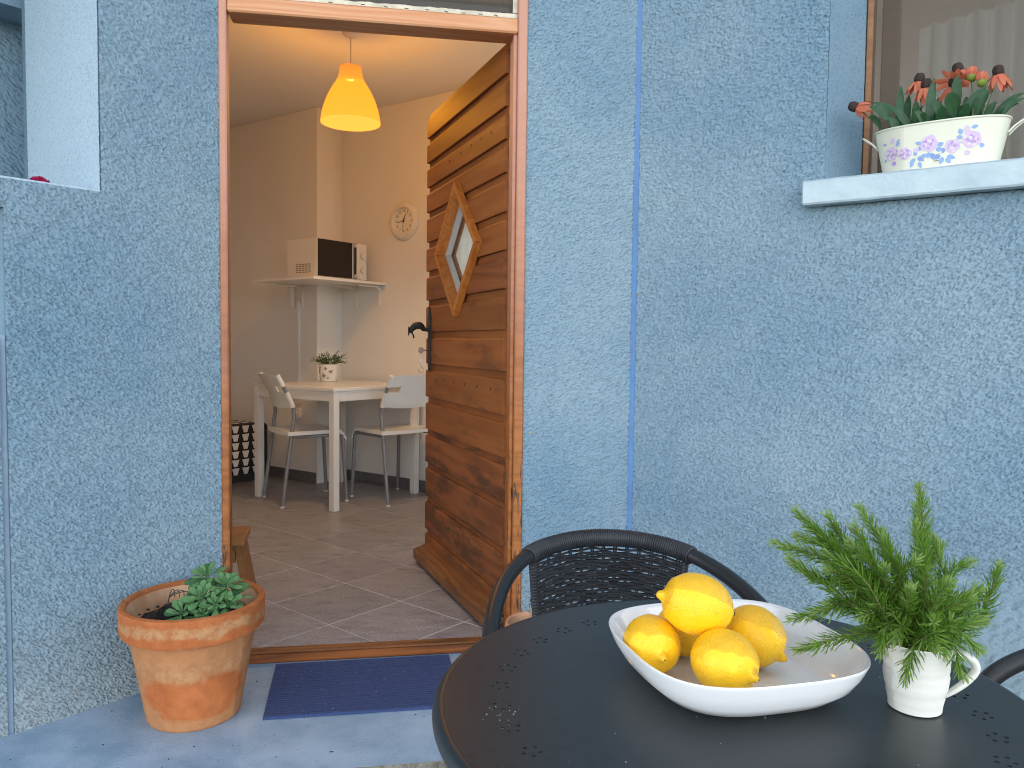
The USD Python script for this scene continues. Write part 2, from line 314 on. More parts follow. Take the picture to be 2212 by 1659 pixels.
noisy('dust', (.4, .4, .4), (.5, .5, .5), 10., rough=.9)
noisy('mat_blue', (.016, .036, .13), (.034, .066, .21), 260., rough=.95, detail=4, bump=.7, bscale=500, lo=.3, hi=.7, sheen_weight=.15)
noisy('enamel_cream', (.66, .67, .54), (.70, .705, .585), 5., rough=.28)
plain('print_rose', (.60, .47, .68), .35); plain('print_rose_dark', (.43, .30, .58), .35); plain('print_rose_light', (.70, .60, .76), .35); plain('print_leaf', (.25, .37, .62), .35); plain('print_leaf_dark', (.20, .30, .56), .35)
plain('sill_paint', (.62, .68, .71), .5)
noisy('sill_white', (.37, .47, .52), (.45, .545, .59), 9., rough=.5, bump=.25, bscale=50, detail=5)
noisy('corner_paint', (.075, .175, .36), (.10, .215, .42), 6., rough=.6, bump=.4, bscale=160)
noisy('ochre', (.34, .22, .06), (.42, .30, .11), 60., rough=.9)
noisy('joint_paint', (.19, .28, .38), (.23, .32, .42), 6., rough=.6)
noisy('panel_blue', (.33, .44, .52), (.38, .49, .56), 3., rough=.5)
noisy('trim_cream', (.52, .47, .36), (.68, .63, .50), 30., rough=.8, detail=5, bump=.4)
noisy('void_wall', (.10, .075, .06), (.14, .11, .09), 6., rough=.8)
plain('bead_grey', (.45, .43, .40), .5)
def leaf(name, c1, c2, rough=.45, tr=.25, scale=40., sheen=0.):
    n = {'t': ('texture_coordinate', {}), 'oi': ('object_info', {}), 'gi': ('geometry', {}), 'n': ('noise_texture', {'scale': scale, 'detail': 3}), 'a': ('math', {'math_type': 'multiply_add', 'value2': .55, 'value3': .0}),
         'a2': ('math', {'math_type': 'multiply_add', 'value2': .45}), 'r': ('rgb_ramp', {'ramp': [(.2, c1), (.8, c2)]}), 'p': ('principled_bsdf', {'roughness': rough, 'sheen_weight': sheen}), 'tr': ('translucent_bsdf', {}), 'mx': ('mix_closure', {'fac': tr})}
    l = [('t.object', 'n.vector'), ('n.fac', 'a.value1'), ('gi.random_per_island', 'a2.value1'), ('a.value', 'a2.value3'), ('a2.value', 'r.fac'), ('r.color', 'p.base_color'), ('r.color', 'tr.color'), ('p.BSDF', 'mx.closure1'), ('tr.BSDF', 'mx.closure2')]
    mat(name, n, l, surface='mx.closure')
leaf('rosemary_leaf', (.13, .275, .03), (.36, .55, .085), .42, .3)
leaf('rosemary_tip', (.24, .38, .09), (.38, .52, .17), .45, .3)
noisy('rosemary_stem', (.13, .10, .045), (.20, .20, .08), 40., rough=.7)
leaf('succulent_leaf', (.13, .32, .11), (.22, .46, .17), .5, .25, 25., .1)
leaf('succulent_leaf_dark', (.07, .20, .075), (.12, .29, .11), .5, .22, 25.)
leaf('plant_leaf', (.035, .085, .016), (.085, .18, .035), .4, .2)
leaf('flower_leaf', (.022, .095, .03), (.075, .22, .085), .34, .15, 60.)
leaf('petal', (.84, .24, .13), (.93, .46, .30), .55, .3, 70.)
leaf('petal_pink', (.62, .02, .12), (.8, .06, .22), .55, .25, 70.)
leaf('bud_green', (.26, .38, .06), (.40, .52, .12), .5, .2, 60.)
noisy('cone_brown', (.025, .016, .014), (.075, .048, .04), 400., rough=.9, bump=.8, bscale=700)
plain('stem_green', (.10, .16, .06), .6)
noisy('dry_twig', (.30, .25, .16), (.48, .42, .30), 60., rough=.8)
plain('dark_twig', (.03, .025, .02), .7)
def lemon_mat():
    n = {'t': ('texture_coordinate', {}), 'oi': ('object_info', {}), 'n': ('noise_texture', {'scale': 16., 'detail': 4, 'roughness': .6}), 'v': ('voronoi_texture', {'scale': 520., 'feature': 'f1'}), 'v2': ('noise_texture', {'scale': 150., 'detail': 3}), 'sp': ('noise_texture', {'scale': 75., 'detail': 5, 'roughness': .7}), 'spr': ('map_range', {'from_min': .62, 'from_max': .74, 'to_min': 0., 'to_max': .55, 'clamp': True}), 'spm': ('mix_color', {'b': (.50, .27, .03)}),
         'r': ('rgb_ramp', {'ramp': [(.3, (.80, .41, .004)), (.6, (.90, .52, .008))]}), 'ba': ('math', {'math_type': 'multiply_add', 'value2': .5}), 'b': ('bump', {'strength': .55, 'distance': .0020, 'invert': False}),
         'p': ('principled_bsdf', {'roughness': .33, 'specular_ior_level': .5})}
    l = [('t.object', 'n.vector'), ('t.object', 'v.vector'), ('t.object', 'v2.vector'), ('n.fac', 'r.fac'), ('t.object', 'sp.vector'), ('sp.fac', 'spr.value'), ('spr.result', 'spm.fac'), ('r.color', 'spm.a'), ('spm.result', 'p.base_color'), ('v.distance', 'ba.value1'), ('v2.fac', 'ba.value3'), ('ba.value', 'b.height'), ('b.normal', 'p.normal')]
    mat('lemon', n, l)
lemon_mat()
noisy('lemon_nub', (.55, .33, .03), (.66, .44, .05), 200., rough=.5)
mat('lamp_shade', {'lw': ('layer_weight', {'blend': .5}), 'g': ('texture_coordinate', {}), 'xyz': ('separate_xyz', {}), 'r': ('rgb_ramp', {'ramp': [(0., (1., .31, .036)), (.55, (1., .275, .026)), (.85, (1., .30, .034)), (1., (1., .25, .03))]}),
                   'd': ('math', {'math_type': 'divide', 'value2': .28}), 'e': ('emission', {'strength': 1.2 * DISPLAY}), 'tr': ('transparent_bsdf', {}), 'r2': ('rgb_ramp', {'ramp': [(0., (.34, .215, .036)), (.68, (.34, .215, .036)), (.80, (.05, .03, .007)), (1., (.02, .01, .003))]}), 'ad': ('add_closure', {})},
    [('g.object', 'xyz.vector'), ('xyz.z', 'd.value1'), ('d.value', 'r.fac'), ('d.value', 'r2.fac'), ('r2.color', 'tr.color'), ('r.color', 'e.color'), ('e.emission', 'ad.closure1'), ('tr.BSDF', 'ad.closure2')], surface='ad.closure')
mat('lamp_inside', {'e': ('emission', {'color': (1., .31, .05), 'strength': 1.0 * DISPLAY}), 'tr': ('transparent_bsdf', {'color': (.95, .92, .85)}), 'ad': ('add_closure', {})}, [('e.emission', 'ad.closure1'), ('tr.BSDF', 'ad.closure2')], surface='ad.closure')
plain('lamp_white', (.74, .70, .62), .4)
mat('pane', {'t': ('transparent_bsdf', {'color': (.94, .96, .95)}), 'g': ('glossy_bsdf', {'roughness': .02}), 'm': ('mix_closure', {'fac': .10})},
    [('t.BSDF', 'm.closure1'), ('g.BSDF', 'm.closure2')], surface='m.closure')
mat('screen', {'t': ('transparent_bsdf', {'color': (1, 1, 1)}), 'd': ('diffuse_bsdf', {'color': (.07, .062, .052)}), 'm': ('mix_closure', {'fac': .40})},
    [('t.BSDF', 'm.closure1'), ('d.BSDF', 'm.closure2')], surface='m.closure')
mat('curtain', {'t': ('translucent_bsdf', {'color': (.84, .84, .80)}), 'd': ('diffuse_bsdf', {'color': (.84, .84, .80)}), 'm': ('mix_closure', {'fac': .5})},
    [('d.BSDF', 'm.closure1'), ('t.BSDF', 'm.closure2')], surface='m.closure')
noisy('pebble', (.58, .54, .46), (.74, .72, .66), 20., rough=.7)
noisy('pebble_tan', (.42, .30, .16), (.60, .50, .36), 25., rough=.7)

# ------------------------------------------------------------------ frames of reference of the place
TR = -35.094                                   # the room and the window wall
RW_ = np.array([math.cos(math.radians(TR)), math.sin(math.radians(TR))]); RD_ = np.array([-RW_[1], RW_[0]])
def RM(a, b): return a * RW_ + b * RD_
TD = 9.352                                     # the door wall
DX = np.array([math.cos(math.radians(TD)), math.sin(math.radians(TD))]); DY = np.array([-DX[1], DX[0]])
F0 = np.array([-.903, 2.417])                  # outer left edge of the door frame
def DM(x, y): return F0 + x * DX + y * DY
WL = np.array([.6548, .7558]); WN = np.array([.7558, -.6548])      # the left wall: along it, and out of it
C0 = np.array([.411, 2.634])                   # the inner corner right of the door
ZF = .035                                      # floor of the room
rng = np.random.default_rng(7)

def relief(p3, seed):
    """Height of the roughcast at points p3 (m), 0..1: crumbs and short worms parted by narrow pits."""
    w = np.stack([meshkit.noise(p3 * 70. + k * 17.3, seed + k) for k in range(3)], -1) - .5
    q = p3 * np.array([140., 140., 225.]) + w * 1.5
    a = meshkit.noise(q, seed + 5); b = meshkit.noise(p3 * 230., seed + 6); c = meshkit.noise(p3 * np.array([95., 95., 130.]), seed + 7)
    crack = np.clip(1 - np.abs(a - .5) / .095, 0, 1) * np.clip((c - .24) / .26, 0, 1)
    return np.clip(.62 + .34 * (a - .5) + .38 * (b - .5) - .62 * crack, 0, 1)
def roughcast(p0, d, n, length, z0, z1, step=.0025, amp=.0088, seed=1, bend=None):
    nu, nv = int(length / step) + 2, int((z1 - z0) / step) + 2
    u, z = np.meshgrid(np.linspace(0, length, nu), np.linspace(z0, z1, nv), indexing='ij')
    xy = np.array(p0)[None, None] + u[..., None] * np.array(d)
    P = np.concatenate([xy, z[..., None]], -1)
    broad = meshkit.fbm(P * 2.2, 3, seed + 40) * .004
    h = relief(P, seed) * amp + broad
    P[..., :2] += h[..., None] * np.array(n)
    P[..., 2] += (meshkit.noise(P * 60, seed + 3) - .5) * .003
    F = grid_faces(nu, nv)
    m = trimesh.Trimesh(P.reshape(-1, 3), F, process=False)
    if np.dot(m.face_normals[0], [*n, 0]) < 0: m.invert()
    return m
def prism(poly, z0, z1): return extrude(sg.Polygon(poly), z1 - z0, z0)

# ------------------------------------------------------------------ ground, terrace, gravel
g = box((-60, -60, -.5), (60, 60, -.135))
solo('ground', g, 'ground', kind='structure')
ea = np.array([-.333, 1.837]); ed = np.array([.986, .165])
edge = []
for i, t in enumerate(np.linspace(-2.2, 1.2, 120)):
    q = ea + ed * t; w = (meshkit.fbm(np.array([t * 14, .3, .7]), 4) - .5) * .022
    edge.append(q + np.array([.165, -.986]) * w)
poly = [tuple(e) for e in edge] + [(1.0, 2.6), tuple(DM(.952, .03)), tuple(DM(0, .03)), (-1.0, 2.7), (-2.6, 2.4), (-2.6, 1.4)]
slab = extrude(sg.Polygon(poly).buffer(0), .10, -.10)
top = slab.face_normals[:, 2] > .5
tr = thing('patio_slab', kind='structure')
part(tr, 'painted_surface', trimesh.Trimesh(slab.vertices, slab.faces[top], process=False), 'patio_paint', smooth=False)
part(tr, 'concrete_edge', trimesh.Trimesh(slab.vertices, slab.faces[~top], process=False), 'slab_edge', smooth=False)

def pebble_mesh(s):
    r = np.random.default_rng(s); P = r.normal(size=(26, 3)); P /= np.linalg.norm(P, axis=1)[:, None]
    P *= np.array([1., .78, .6]) * (1 + .18 * r.normal(size=(26, 1))); return trimesh.convex.convex_hull(P)
pi = UsdGeom.PointInstancer.Define(stage, '/World/gravel')
setdata(pi.GetPrim(), kind='stuff', label='white and tan pebbles filling the bed in front of the painted slab', category='gravel')
paths = []
for k in range(6):
    m = pebble_mesh(k); pp = f'/World/gravel/pebble_shape_{k:03d}'
    usdkit.mesh(stage, pp, m, MAT['pebble_tan' if k == 5 else 'pebble'], smooth=25); paths.append(pp)
pi.CreatePrototypesRel().SetTargets([Sdf.Path(p) for p in paths])
pos, idx, ori, scl = [], [], [], []
def add_pebbles(n, x0, x1, y0, y1, z0, z1, s0, s1):
    for _ in range(n):
        x, y = rng.uniform(x0, x1), rng.uniform(y0, y1)
        if (np.array([x, y]) - ea) @ np.array([-.165, .986]) > -.012: continue
        s = rng.uniform(s0, s1); q = rng.normal(size=4); q /= np.linalg.norm(q)
        pos.append((x, y, rng.uniform(z0, z1))); idx.append(int(rng.choice(6, p=[.19, .19, .19, .19, .18, .06]))); ori.append(Gf.Quath(*map(float, q))); scl.append((s, s, s))
add_pebbles(2600, -.75, .1, 1.5, 1.95, -.085, -.035, .008, .014)
add_pebbles(1800, -1.2, 1.5, .6, 2.1, -.13, -.10, .012, .02)
pi.CreatePositionsAttr(Vt.Vec3fArray([Gf.Vec3f(*map(float, p)) for p in pos])); pi.CreateProtoIndicesAttr(Vt.IntArray(idx))
pi.CreateOrientationsAttr(Vt.QuathArray(ori)); pi.CreateScalesAttr(Vt.Vec3fArray([Gf.Vec3f(*map(float, p)) for p in scl]))

gr_ = np.random.default_rng(77); gm = []
for _ in range(150):
    w_ = gr_.random(); q_ = ea + ed * gr_.uniform(-1.2, .35) + np.array([-.165, .986]) * gr_.uniform(.02, .55)
    m = pebble_mesh(int(gr_.integers(60))); m.apply_scale(.0008 + .0022 * w_**4); gm.append(mv(m, (*q_, .0008)))
part(tr, 'grit', cat(gm), 'soil', smooth=False, kind='stuff')

# ------------------------------------------------------------------ outer walls
J0 = np.array(F0) + DX * -.001
# left wall: full height from the door frame to the opening, parapet below it further left
pr = J0 - WL * .3485                           # front edge of the opening's jamb
rb = pr - WN * .55                             # its back edge
t = thing('stucco_wall', 'grey blue roughcast wall left of the door with an opening painted pale for daylight above a parapet', 'wall')
sheet = cat([roughcast(J0, -WL, WN, .3485, -.005, 2.08, seed=1), roughcast(J0, -WL, WN, .3485, 2.08, 2.62, seed=1, step=.008)])
core = prism([J0 + DY * .02 - WN * .004, pr - WN * .004 + WL * .004, pr - WN * .60 + WL * .004, J0 - WN * .62], -.1, 2.62)
part(t, 'wall', cat([sheet, core]), 'stucco', smooth=True)
rs = roughcast(pr + WN * .005, -WN, -WL, .555, 1.425, 2.62, amp=.0016, seed=4)
part(t, 'opening_jamb', rs, 'stucco_lit', smooth=True, label='finely grained side face of the wall opening with daylight painted in as pale colour')
par_end = pr - WL * .2345
sheet = roughcast(pr, -WL, WN, .2345, -.005, 1.428, seed=1)
core = prism([pr - WN * .004, par_end - WN * .004, par_end - WN * .13, pr - WN * .13], -.1, 1.426)
part(t, 'parapet', cat([sheet, core]), 'stucco', smooth=True)
capm = prism([pr + WN * .003, par_end + WN * .003 - WL * .4, par_end - WN * .13 - WL * .4, pr - WN * .13], 1.4285, 1.4335)
part(t, 'parapet_top', capm, 'stucco_lit', smooth=False)
# the piece beyond the painted joint, with a recessed panel
p1 = par_end - WN * .022
part(t, 'joint_strip', prism([par_end - WN * .002, par_end - WL * .014 - WN * .010, par_end - WL * .014 - WN * .1, par_end - WN * .1], -.1, 1.034), 'joint_paint', smooth=False)
q0 = par_end - WL * .014 - WN * .006
sheet = roughcast(q0, -WL, WN, .4, -.005, 1.032, seed=8); core = prism([q0 - WN * .004, q0 - WL * .4 - WN * .004, q0 - WL * .4 - WN * .12, q0 - WN * .12], -.1, 1.03)
part(t, 'side_wall', cat([sheet, core]), 'stucco', smooth=True)
q1 = par_end
sheet = roughcast(q1, -WL, WN, .4, 1.355, 1.428, seed=1); core = prism([q1 - WN * .004, q1 - WL * .4 - WN * .004, q1 - WL * .4 - WN * .12, q1 - WN * .12], 1.354, 1.426)
part(t, 'lintel', cat([sheet, core]), 'stucco', smooth=True)
t = thing('meter_panel', 'smooth light blue recessed panel at the far left edge of the wall', 'panel')
part(t, 'panel', prism([q1 - WN * .06, q1 - WL * .4 - WN * .06, q1 - WL * .4 - WN * .11, q1 - WN * .11], 1.034, 1.353), 'panel_blue', smooth=False)
# passage wall behind the opening
bq = pr - WN * .80 + WL * .1
t = thing('passage_wall', 'shaded roughcast wall seen through the opening at upper left', 'wall')
part(t, 'wall', cat([roughcast(bq, -WL, WN, 1.6, .6, 2.9, seed=11, step=.005), prism([bq - WN * .004, bq - WL * 1.6 - WN * .004, bq - WL * 1.6 - WN * .1, bq - WN * .1], 0, 2.9)]), 'stucco', smooth=True)
part(t, 'soffit', prism([bq + WN * .17, bq - WL * 1.6 + WN * .17, bq - WL * 1.6 - WN * .1, bq - WN * .1], 2.09, 2.62), 'stucco', smooth=False)

# wall right of the door and its corner
t = thing('stucco_wall', 'narrow roughcast wall strip between the door frame and the inner corner', 'wall')
R0 = DM(.953, 0); Ld = float((C0 - R0) @ DX)
sheet = cat([roughcast(R0, DX, -DY, Ld, -.02, 2.2, seed=21), roughcast(R0, DX, -DY, Ld, 2.2, 2.62, seed=21, step=.008)])
part(t, 'wall', cat([sheet, prism([R0 + DY * .004, C0 + DY * .004, C0 + DY * .22, R0 + DY * .22], -.1, 2.62)]), 'stucco', smooth=True)
cb = [C0 + np.array(v) for v in (-DX * .016 + DY * .001, -DX * .0155 - DY * .0085, RW_ * .009 - RD_ * .0085, RW_ * .0095 + RD_ * .001, DY * .004)]
part(t, 'corner_fillet', prism(cb, -.1, 2.62), 'corner_paint', smooth=False)
part(t, 'overdoor', prism([DM(-.02, .004), DM(.97, .004), DM(.97, .2), DM(-.02, .2)], 2.50, 2.619), 'stucco', smooth=False)
for x_, z_ in ((.030, .735), (.445, 1.20)):
    q_ = DM(.953, 0) + DX * x_ if x_ < .4 else C0 + RW_ * .012
    nn_ = -DY if x_ < .4 else -RD_
    m = pebble_mesh(int(x_ * 1000)); m.apply_scale(.006); m.vertices[:, 2] *= 1.4; part(t, 'ochre_mark', mv(m, (*(q_ + nn_ * .003), z_)), 'ochre', smooth=True)
# window wall
t = thing('stucco_wall', 'long blue grey roughcast wall under the window on the right', 'wall')
sheet = [roughcast(C0, RW_, -RD_, .600, .2, 2.16, seed=31), roughcast(C0, RW_, -RD_, .600, -.1, .2, seed=31, step=.008), roughcast(C0, RW_, -RD_, .600, 2.16, 2.62, seed=31, step=.008),
         roughcast(C0 + RW_ * .600, RW_, -RD_, .55, .42, 1.435, seed=31), roughcast(C0 + RW_ * .600, RW_, -RD_, 1.148, -.1, .42, seed=31, step=.008), roughcast(C0 + RW_ * 1.15, RW_, -RD_, .598, .42, 1.435, seed=31, step=.008)]
def rp(tt, off): return C0 + RW_ * tt + RD_ * off
core = [prism([rp(0, .004), rp(.598, .004), rp(.665, .15), rp(.665, .25), rp(0, .25)], -.1, 2.62), prism([rp(.598, .005), rp(1.748, .005), rp(1.748, .25), rp(.664, .25)], -.1, 1.437), prism([rp(1.62, .006), rp(1.747, .006), rp(1.747, .249), rp(1.62, .249)], 1.436, 2.6)]
part(t, 'wall', cat(sheet + core), 'stucco', smooth=True)
rv = RW_ * .067 + RD_ * .15; rvl = np.linalg.norm(rv); rn = np.array([rv[1], -rv[0]]) / rvl; rn = rn if rn @ RW_ > 0 else -rn
part(t, 'window_reveal', roughcast(rp(.598, -.005), rv / rvl, rn, rvl, 1.50, 2.62, amp=.0018, seed=35), 'stucco', smooth=True, label='finely grained side face of the window opening')
part(t, 'window_head', prism([rp(.6, .004), rp(1.746, .004), rp(1.746, .25), rp(.6, .25)], 2.5, 2.619), 'stucco', smooth=False)
# unseen upper storey, added and sized to keep the sun off the yard
foot = [par_end - WL * 2.2, J0 - WN * .004, DM(.953, .004), C0 + DY * .004, rp(1.755, .004), RM(.575, 5.1), RM(-7, 5.1), RM(-7.4, 1.8)]
solo('upper_storey', extrude(sg.Polygon(foot).buffer(0), 2.1, 2.6215), 'stucco', 'unseen grey blue upper storey added above the door to shade the yard', 'house', smooth=False)

# ------------------------------------------------------------------ the room behind the door (local x = right along the back wall, y = away)
def room(name, label=None, cat=None, a=0, b=0, z=0, rot=0, group=None, kind=None):
    return thing(name, label, cat, (*RM(a, b), z), TR + rot, group, kind)
CZ = 2.615
t = room('room_wall', 'white back wall of the kitchen left of the pillar, behind the shelf', 'wall')
def skirt(parent, a0, a1, face, along='a', off=0.0):
    """Skirting tiles 33 cm long against a wall face."""
    s = min(a0, a1); e = max(a0, a1); k = s
    while k < e - .01:
        w = min(k + .332, e)
        lo, hi = ((k + .0015, face - .010, ZF + .001), (w - .0015, face - .0005, ZF + .075)) if along == 'a' else ((face + .0005, k + .0015, ZF + .001), (face + .010, w - .0015, ZF + .075))
        part(parent, 'skirting_tile', cbox(lo, hi, .0015), 'skirting', smooth=False)
        k += .332
part(t, 'plaster_face', box((-5.45, 3.63, ZF - .02), (-4.2, 3.8, CZ)), 'plaster', smooth=False)
skirt(t, -5.4, -4.212, 3.63)
t = room('room_wall', 'white pillar side and back wall of the kitchen with the clock', 'wall')
part(t, 'plaster_face', cat([box((-4.6, 3.632, ZF - .02), (-4.22, 3.9, CZ - .001)), box((-4.3, 3.87, ZF - .02), (-2.6, 4.05, CZ)), box((-2.6, 3.8701, ZF - .02), (-.9, 4.0499, 1.12)), box((-2.6, 3.8701, 2.35), (-.9, 4.0499, CZ)), box((-.9, 3.87, ZF - .02), (.57, 4.05, CZ))]), 'plaster', smooth=False)  # opening in the back wall, hidden by the door, added to let in daylight
skirt(t, -4.209, -2.0, 3.87); skirt(t, 3.622, 3.858, -4.22, 'b')
t = room('room_wall', 'white wall of the room on the inside of the window wall', 'wall')
part(t, 'plaster_face', cat([box((-1.22, 2.6425, ZF - .02), (-.517, 2.649, CZ - .002)), box((-.5165, 2.6427, ZF - .02), (.5, 2.649, 1.436)), box((.50, 2.65, 2.40), (.57, 3.9, CZ - .004)), box((.5005, 2.6495, ZF - .02), (.5695, 2.70, 2.399)), box((.5005, 3.82, ZF - .02), (.5695, 3.9, 2.399))]), 'plaster', smooth=False)  # end wall left mostly open, an added inlet for daylight out of view
t = room('room_wall', 'white front wall of the kitchen left of the door', 'wall')
part(t, 'plaster_face', cat([box((-5.45, 1.46, ZF - .02), (-2.55, 1.66, CZ - .001)), box((-5.6, 1.46, ZF - .02), (-5.42, 3.8, CZ - .003))]), 'plaster', smooth=False)
t = room('ceiling', kind='structure')
part(t, 'plaster', prism([tuple(q) for q in ((-5.5, 1.0), (-2.3, 1.3), (-1.5, 2.2), (-1.2, 2.5), (.57, 2.5), (.57, 4.0), (-5.5, 4.0))], CZ + .001, CZ + .005), 'ceiling_paint', smooth=False)
# floor: every tile a piece
t = thing('floor', kind='structure')
kitchen = sg.Polygon([tuple(RM(*q)) for q in [(-5.42, 1.66), (-5.42, 3.63), (-4.22, 3.63), (-4.22, 3.87), (.5, 3.87), (.5, 2.642), (-1.10, 2.642)]] + [tuple(DM(.90, .10)), tuple(DM(.92, .034)), tuple(DM(.024, .034)), tuple(DM(.0, .036)), tuple(DM(-.05, .10))]).buffer(0)
part(t, 'grout_bed', extrude(kitchen.buffer(.01), .05, ZF - .0516), 'grout', smooth=False)
ta = math.radians(50.3); e1 = np.array([math.cos(ta), math.sin(ta)]) * .3355; e2 = np.array([-math.sin(ta), math.cos(ta)]) * .3355; T0 = np.array([-.633, 2.686])
k = 0
for i in range(-3, 13):
    for j in range(-8, 16):
        o = T0 + i * e1 + j * e2; w = .5 * .0060 / .3355
        c = sg.Polygon([tuple(o + e1 * a + e2 * b) for a, b in ((w, w), (1 - w, w), (1 - w, 1 - w), (w, 1 - w))]).intersection(kitchen)
        if c.is_empty or c.area < .002 or c.geom_type != 'Polygon': continue
        k += 1
        ex = extrude(c, .0045, ZF - .0045 + .0006 * ((i * 7 + j * 3) % 3 - 1) * .5)
        part(t, 'tile', ex, 'floor_tile' if (i * 5 + j * 3) % 4 else 'floor_tile_b', smooth=False)

# ------------------------------------------------------------------ door frame with the screened fanlight over it
t = thing('door_frame', 'stripped and faded red brown timber frame round the open door', 'door frame', (*F0, 0), TD)
part(t, 'jamb', cbox((0, -.014, 0), (.0233, .034, 2.6), .004), 'frame_wood', smooth=20)
part(t, 'jamb', cbox((.921, -.014, 0), (.952, .06, 2.6), .004), 'frame_wood', smooth=20)
part(t, 'rabbet', cbox((.9085, .002, .036), (.921, .082, 2.03), .003), 'frame_wood', smooth=20)
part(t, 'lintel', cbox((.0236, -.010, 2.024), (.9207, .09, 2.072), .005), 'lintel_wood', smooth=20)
part(t, 'threshold', cat([cbox((.0236, -.008, .0005), (.9207, .030, .032), .003)]), 'threshold_wood', smooth=20)
part(t, 'threshold_lip', cbox((.0236, -.010, .0323), (.9207, .0335, .0385), .002), 'kick_wood', smooth=20)
fl = []
tt = np.linspace(.024, .920, 160)
lo = 2.0725 + .002 * meshkit.fbm(np.stack([tt * 30, tt * 0, tt * 0], 1), 3); hi = lo + .014 + .005 * meshkit.fbm(np.stack([tt * 40, tt * 0 + 4, tt * 0], 1), 3)
strip = extrude(sg.Polygon([*zip(tt, lo), *zip(tt[::-1], hi[::-1])]), .005); strip = rot(strip, 90, [1, 0, 0]); strip = mv(strip, (0, .012, 0))
part(t, 'trim_strip', strip, 'trim_cream', smooth=False)
part(t, 'trim_strip', cbox((.905, .008, 2.093), (.9205, .013, 2.5), .001), 'trim_cream', smooth=False)
for k, x in enumerate((.33, .43, .50, .565, .63, .69, .745, .80, .85)):
    part(t, 'staple', tube([(x - .006, .0065, 2.080 + .001 * (k % 3)), (x + .006, .0062, 2.079 + .001 * ((k + 1) % 3))], .0011, 5), 'iron', smooth=False)
part(t, 'insect_screen', box((.0236, .015, 2.085), (.9205, .0156, 2.55)), 'screen', smooth=False)
part(t, 'fanlight_bar', cbox((.0236, .030, 2.13), (.9205, .06, 2.155), .003), 'window_wood', smooth=20)
part(t, 'fanlight_pane', box((.03, .044, 2.072), (.915, .047, 2.13)), 'pane', smooth=False)
part(t, 'fanlight_pane', box((.03, .044, 2.155), (.915, .047, 2.55)), 'pane', smooth=False)
part(t, 'blind', box((.03, .075, 2.075), (.915, .078, 2.56)), 'void_wall', smooth=False)  # plain dark sheet closing the fanlight behind its panes

# ------------------------------------------------------------------ door leaf, opened into the room
H0 = np.array([-.061, 2.723]) + np.array([-.381, .925]) * -.0763
door = thing('door', 'open brown shiplap wooden door with diamond window', 'door', (*H0, 0), 112.36)
LEN = .936
zb = [.085, .180, .331, .487, .637, .783, .932, 1.074, 1.214, 1.344, 1.472, 1.604, 1.714, 1.822, 1.930, 2.035]
dc = (.476, 1.395)                             # centre of the diamond
def diamond(r, y0, y1):
    m = extrude([(-r, 0), (0, -r), (r, 0), (0, r)], y1 - y0); m = rot(m, 90, [1, 0, 0]); return mv(m, (dc[0], y1, dc[1]))
hole = to_man(diamond(.2405, -.08, .08))
for i in range(len(zb) - 1):
    z0, z1 = zb[i], zb[i + 1]; h = z1 - z0
    sh = .026 if i else .02
    prof = [(-.028, z0 + .0015), (.0, z0 + .0015), (.0015, z0 + .004), (.0015, z1 - sh - .006), (-.002, z1 - sh - .0015), (-.0085, z1 - sh + .001), (-.0105, z1 - sh + .005), (-.0105, z1 + .001), (-.028, z1 + .001)]
    m = extrude(prof, LEN + (.003 if i % 2 else 0)); m.vertices = m.vertices[:, [2, 0, 1]]; m.fix_normals()
    if m.volume < 0: m.invert()
    if abs((z0 + z1) / 2 - dc[1]) < .31: m = from_man(to_man(m) - hole)
    wn = 'door_wood_worn' if i in (1, 2, 3, 8) else 'door_wood'
    part(door, 'plank', m, wn, smooth=18)
back = from_man(to_man(box((.004, -.056, .06), (LEN - .004, -.0285, 2.03))) - hole)
part(door, 'back_panel', back, 'door_wood', smooth=20)
kick = extrude([(-.012, .052), (.052, .048), (.056, .052), (.056, .088), (.050, .094), (.0, .110), (-.012, .110)], LEN - .012); kick.vertices = kick.vertices[:, [2, 0, 1]]; kick.fix_normals()
part(door, 'kick_board', mv(kick, (.006, .0022, 0)), 'kick_wood', smooth=20)
# diamond window: four mitred bars, beads, pane, curtain
ro, ri = .264, .2365
corners = [(-1, 0), (0, -1), (1, 0), (0, 1)]
win = part(door, 'diamond_window', from_man(to_man(diamond(.2400, -.0520, -.0475)) - to_man(diamond(.205, -.06, .0))), 'golden_wood', smooth=20)
for k in range(4):
    a, b = np.array(corners[k]), np.array(corners[(k + 1) % 4])
    e = .0006
    for nm, r0, r1, y0, y1, mt in (('frame_bar', ri, ro, .0022, .026, 'golden_wood'), ('glazing_bead', .212, .2275, -.034, -.012, 'bead_grey'), ('lining', .2278, .2360, -.0470, .0245, 'golden_wood')):
        ins = (b - a) / np.linalg.norm(b - a) * e
        q = [a * r0 + ins, b * r0 - ins, b * r1 - ins, a * r1 + ins]
        m = extrude(sg.Polygon([tuple(v) for v in q]).buffer(0), y1 - y0); m = mv(rot(m, 90, [1, 0, 0]), (dc[0], y1, dc[1]))
        part(win, nm, m, mt, smooth=20)
part(win, 'pane', mv(rot(extrude([(-.226, 0), (0, -.226), (.226, 0), (0, .226)], .003), 90, [1, 0, 0]), (dc[0], -.0345, dc[1])), 'pane', smooth=False)
xx, zz = np.meshgrid(np.linspace(-.235, .305, 150), np.linspace(-.30, .30, 24), indexing='ij')
lim = .30 - .05 * np.cos(zz / .3 * 2.2)
xs = -.235 + (xx + .235) / .54 * (lim + .235)
yy = -.068 + .010 * np.sin(xs * 95 + 2 * zz) + .005 * np.sin(xs * 210)
part(door, 'curtain', (np.stack([dc[0] + xs, yy, dc[1] + zz], -1).reshape(-1, 3), grid_faces(150, 24)), 'curtain', smooth=True)
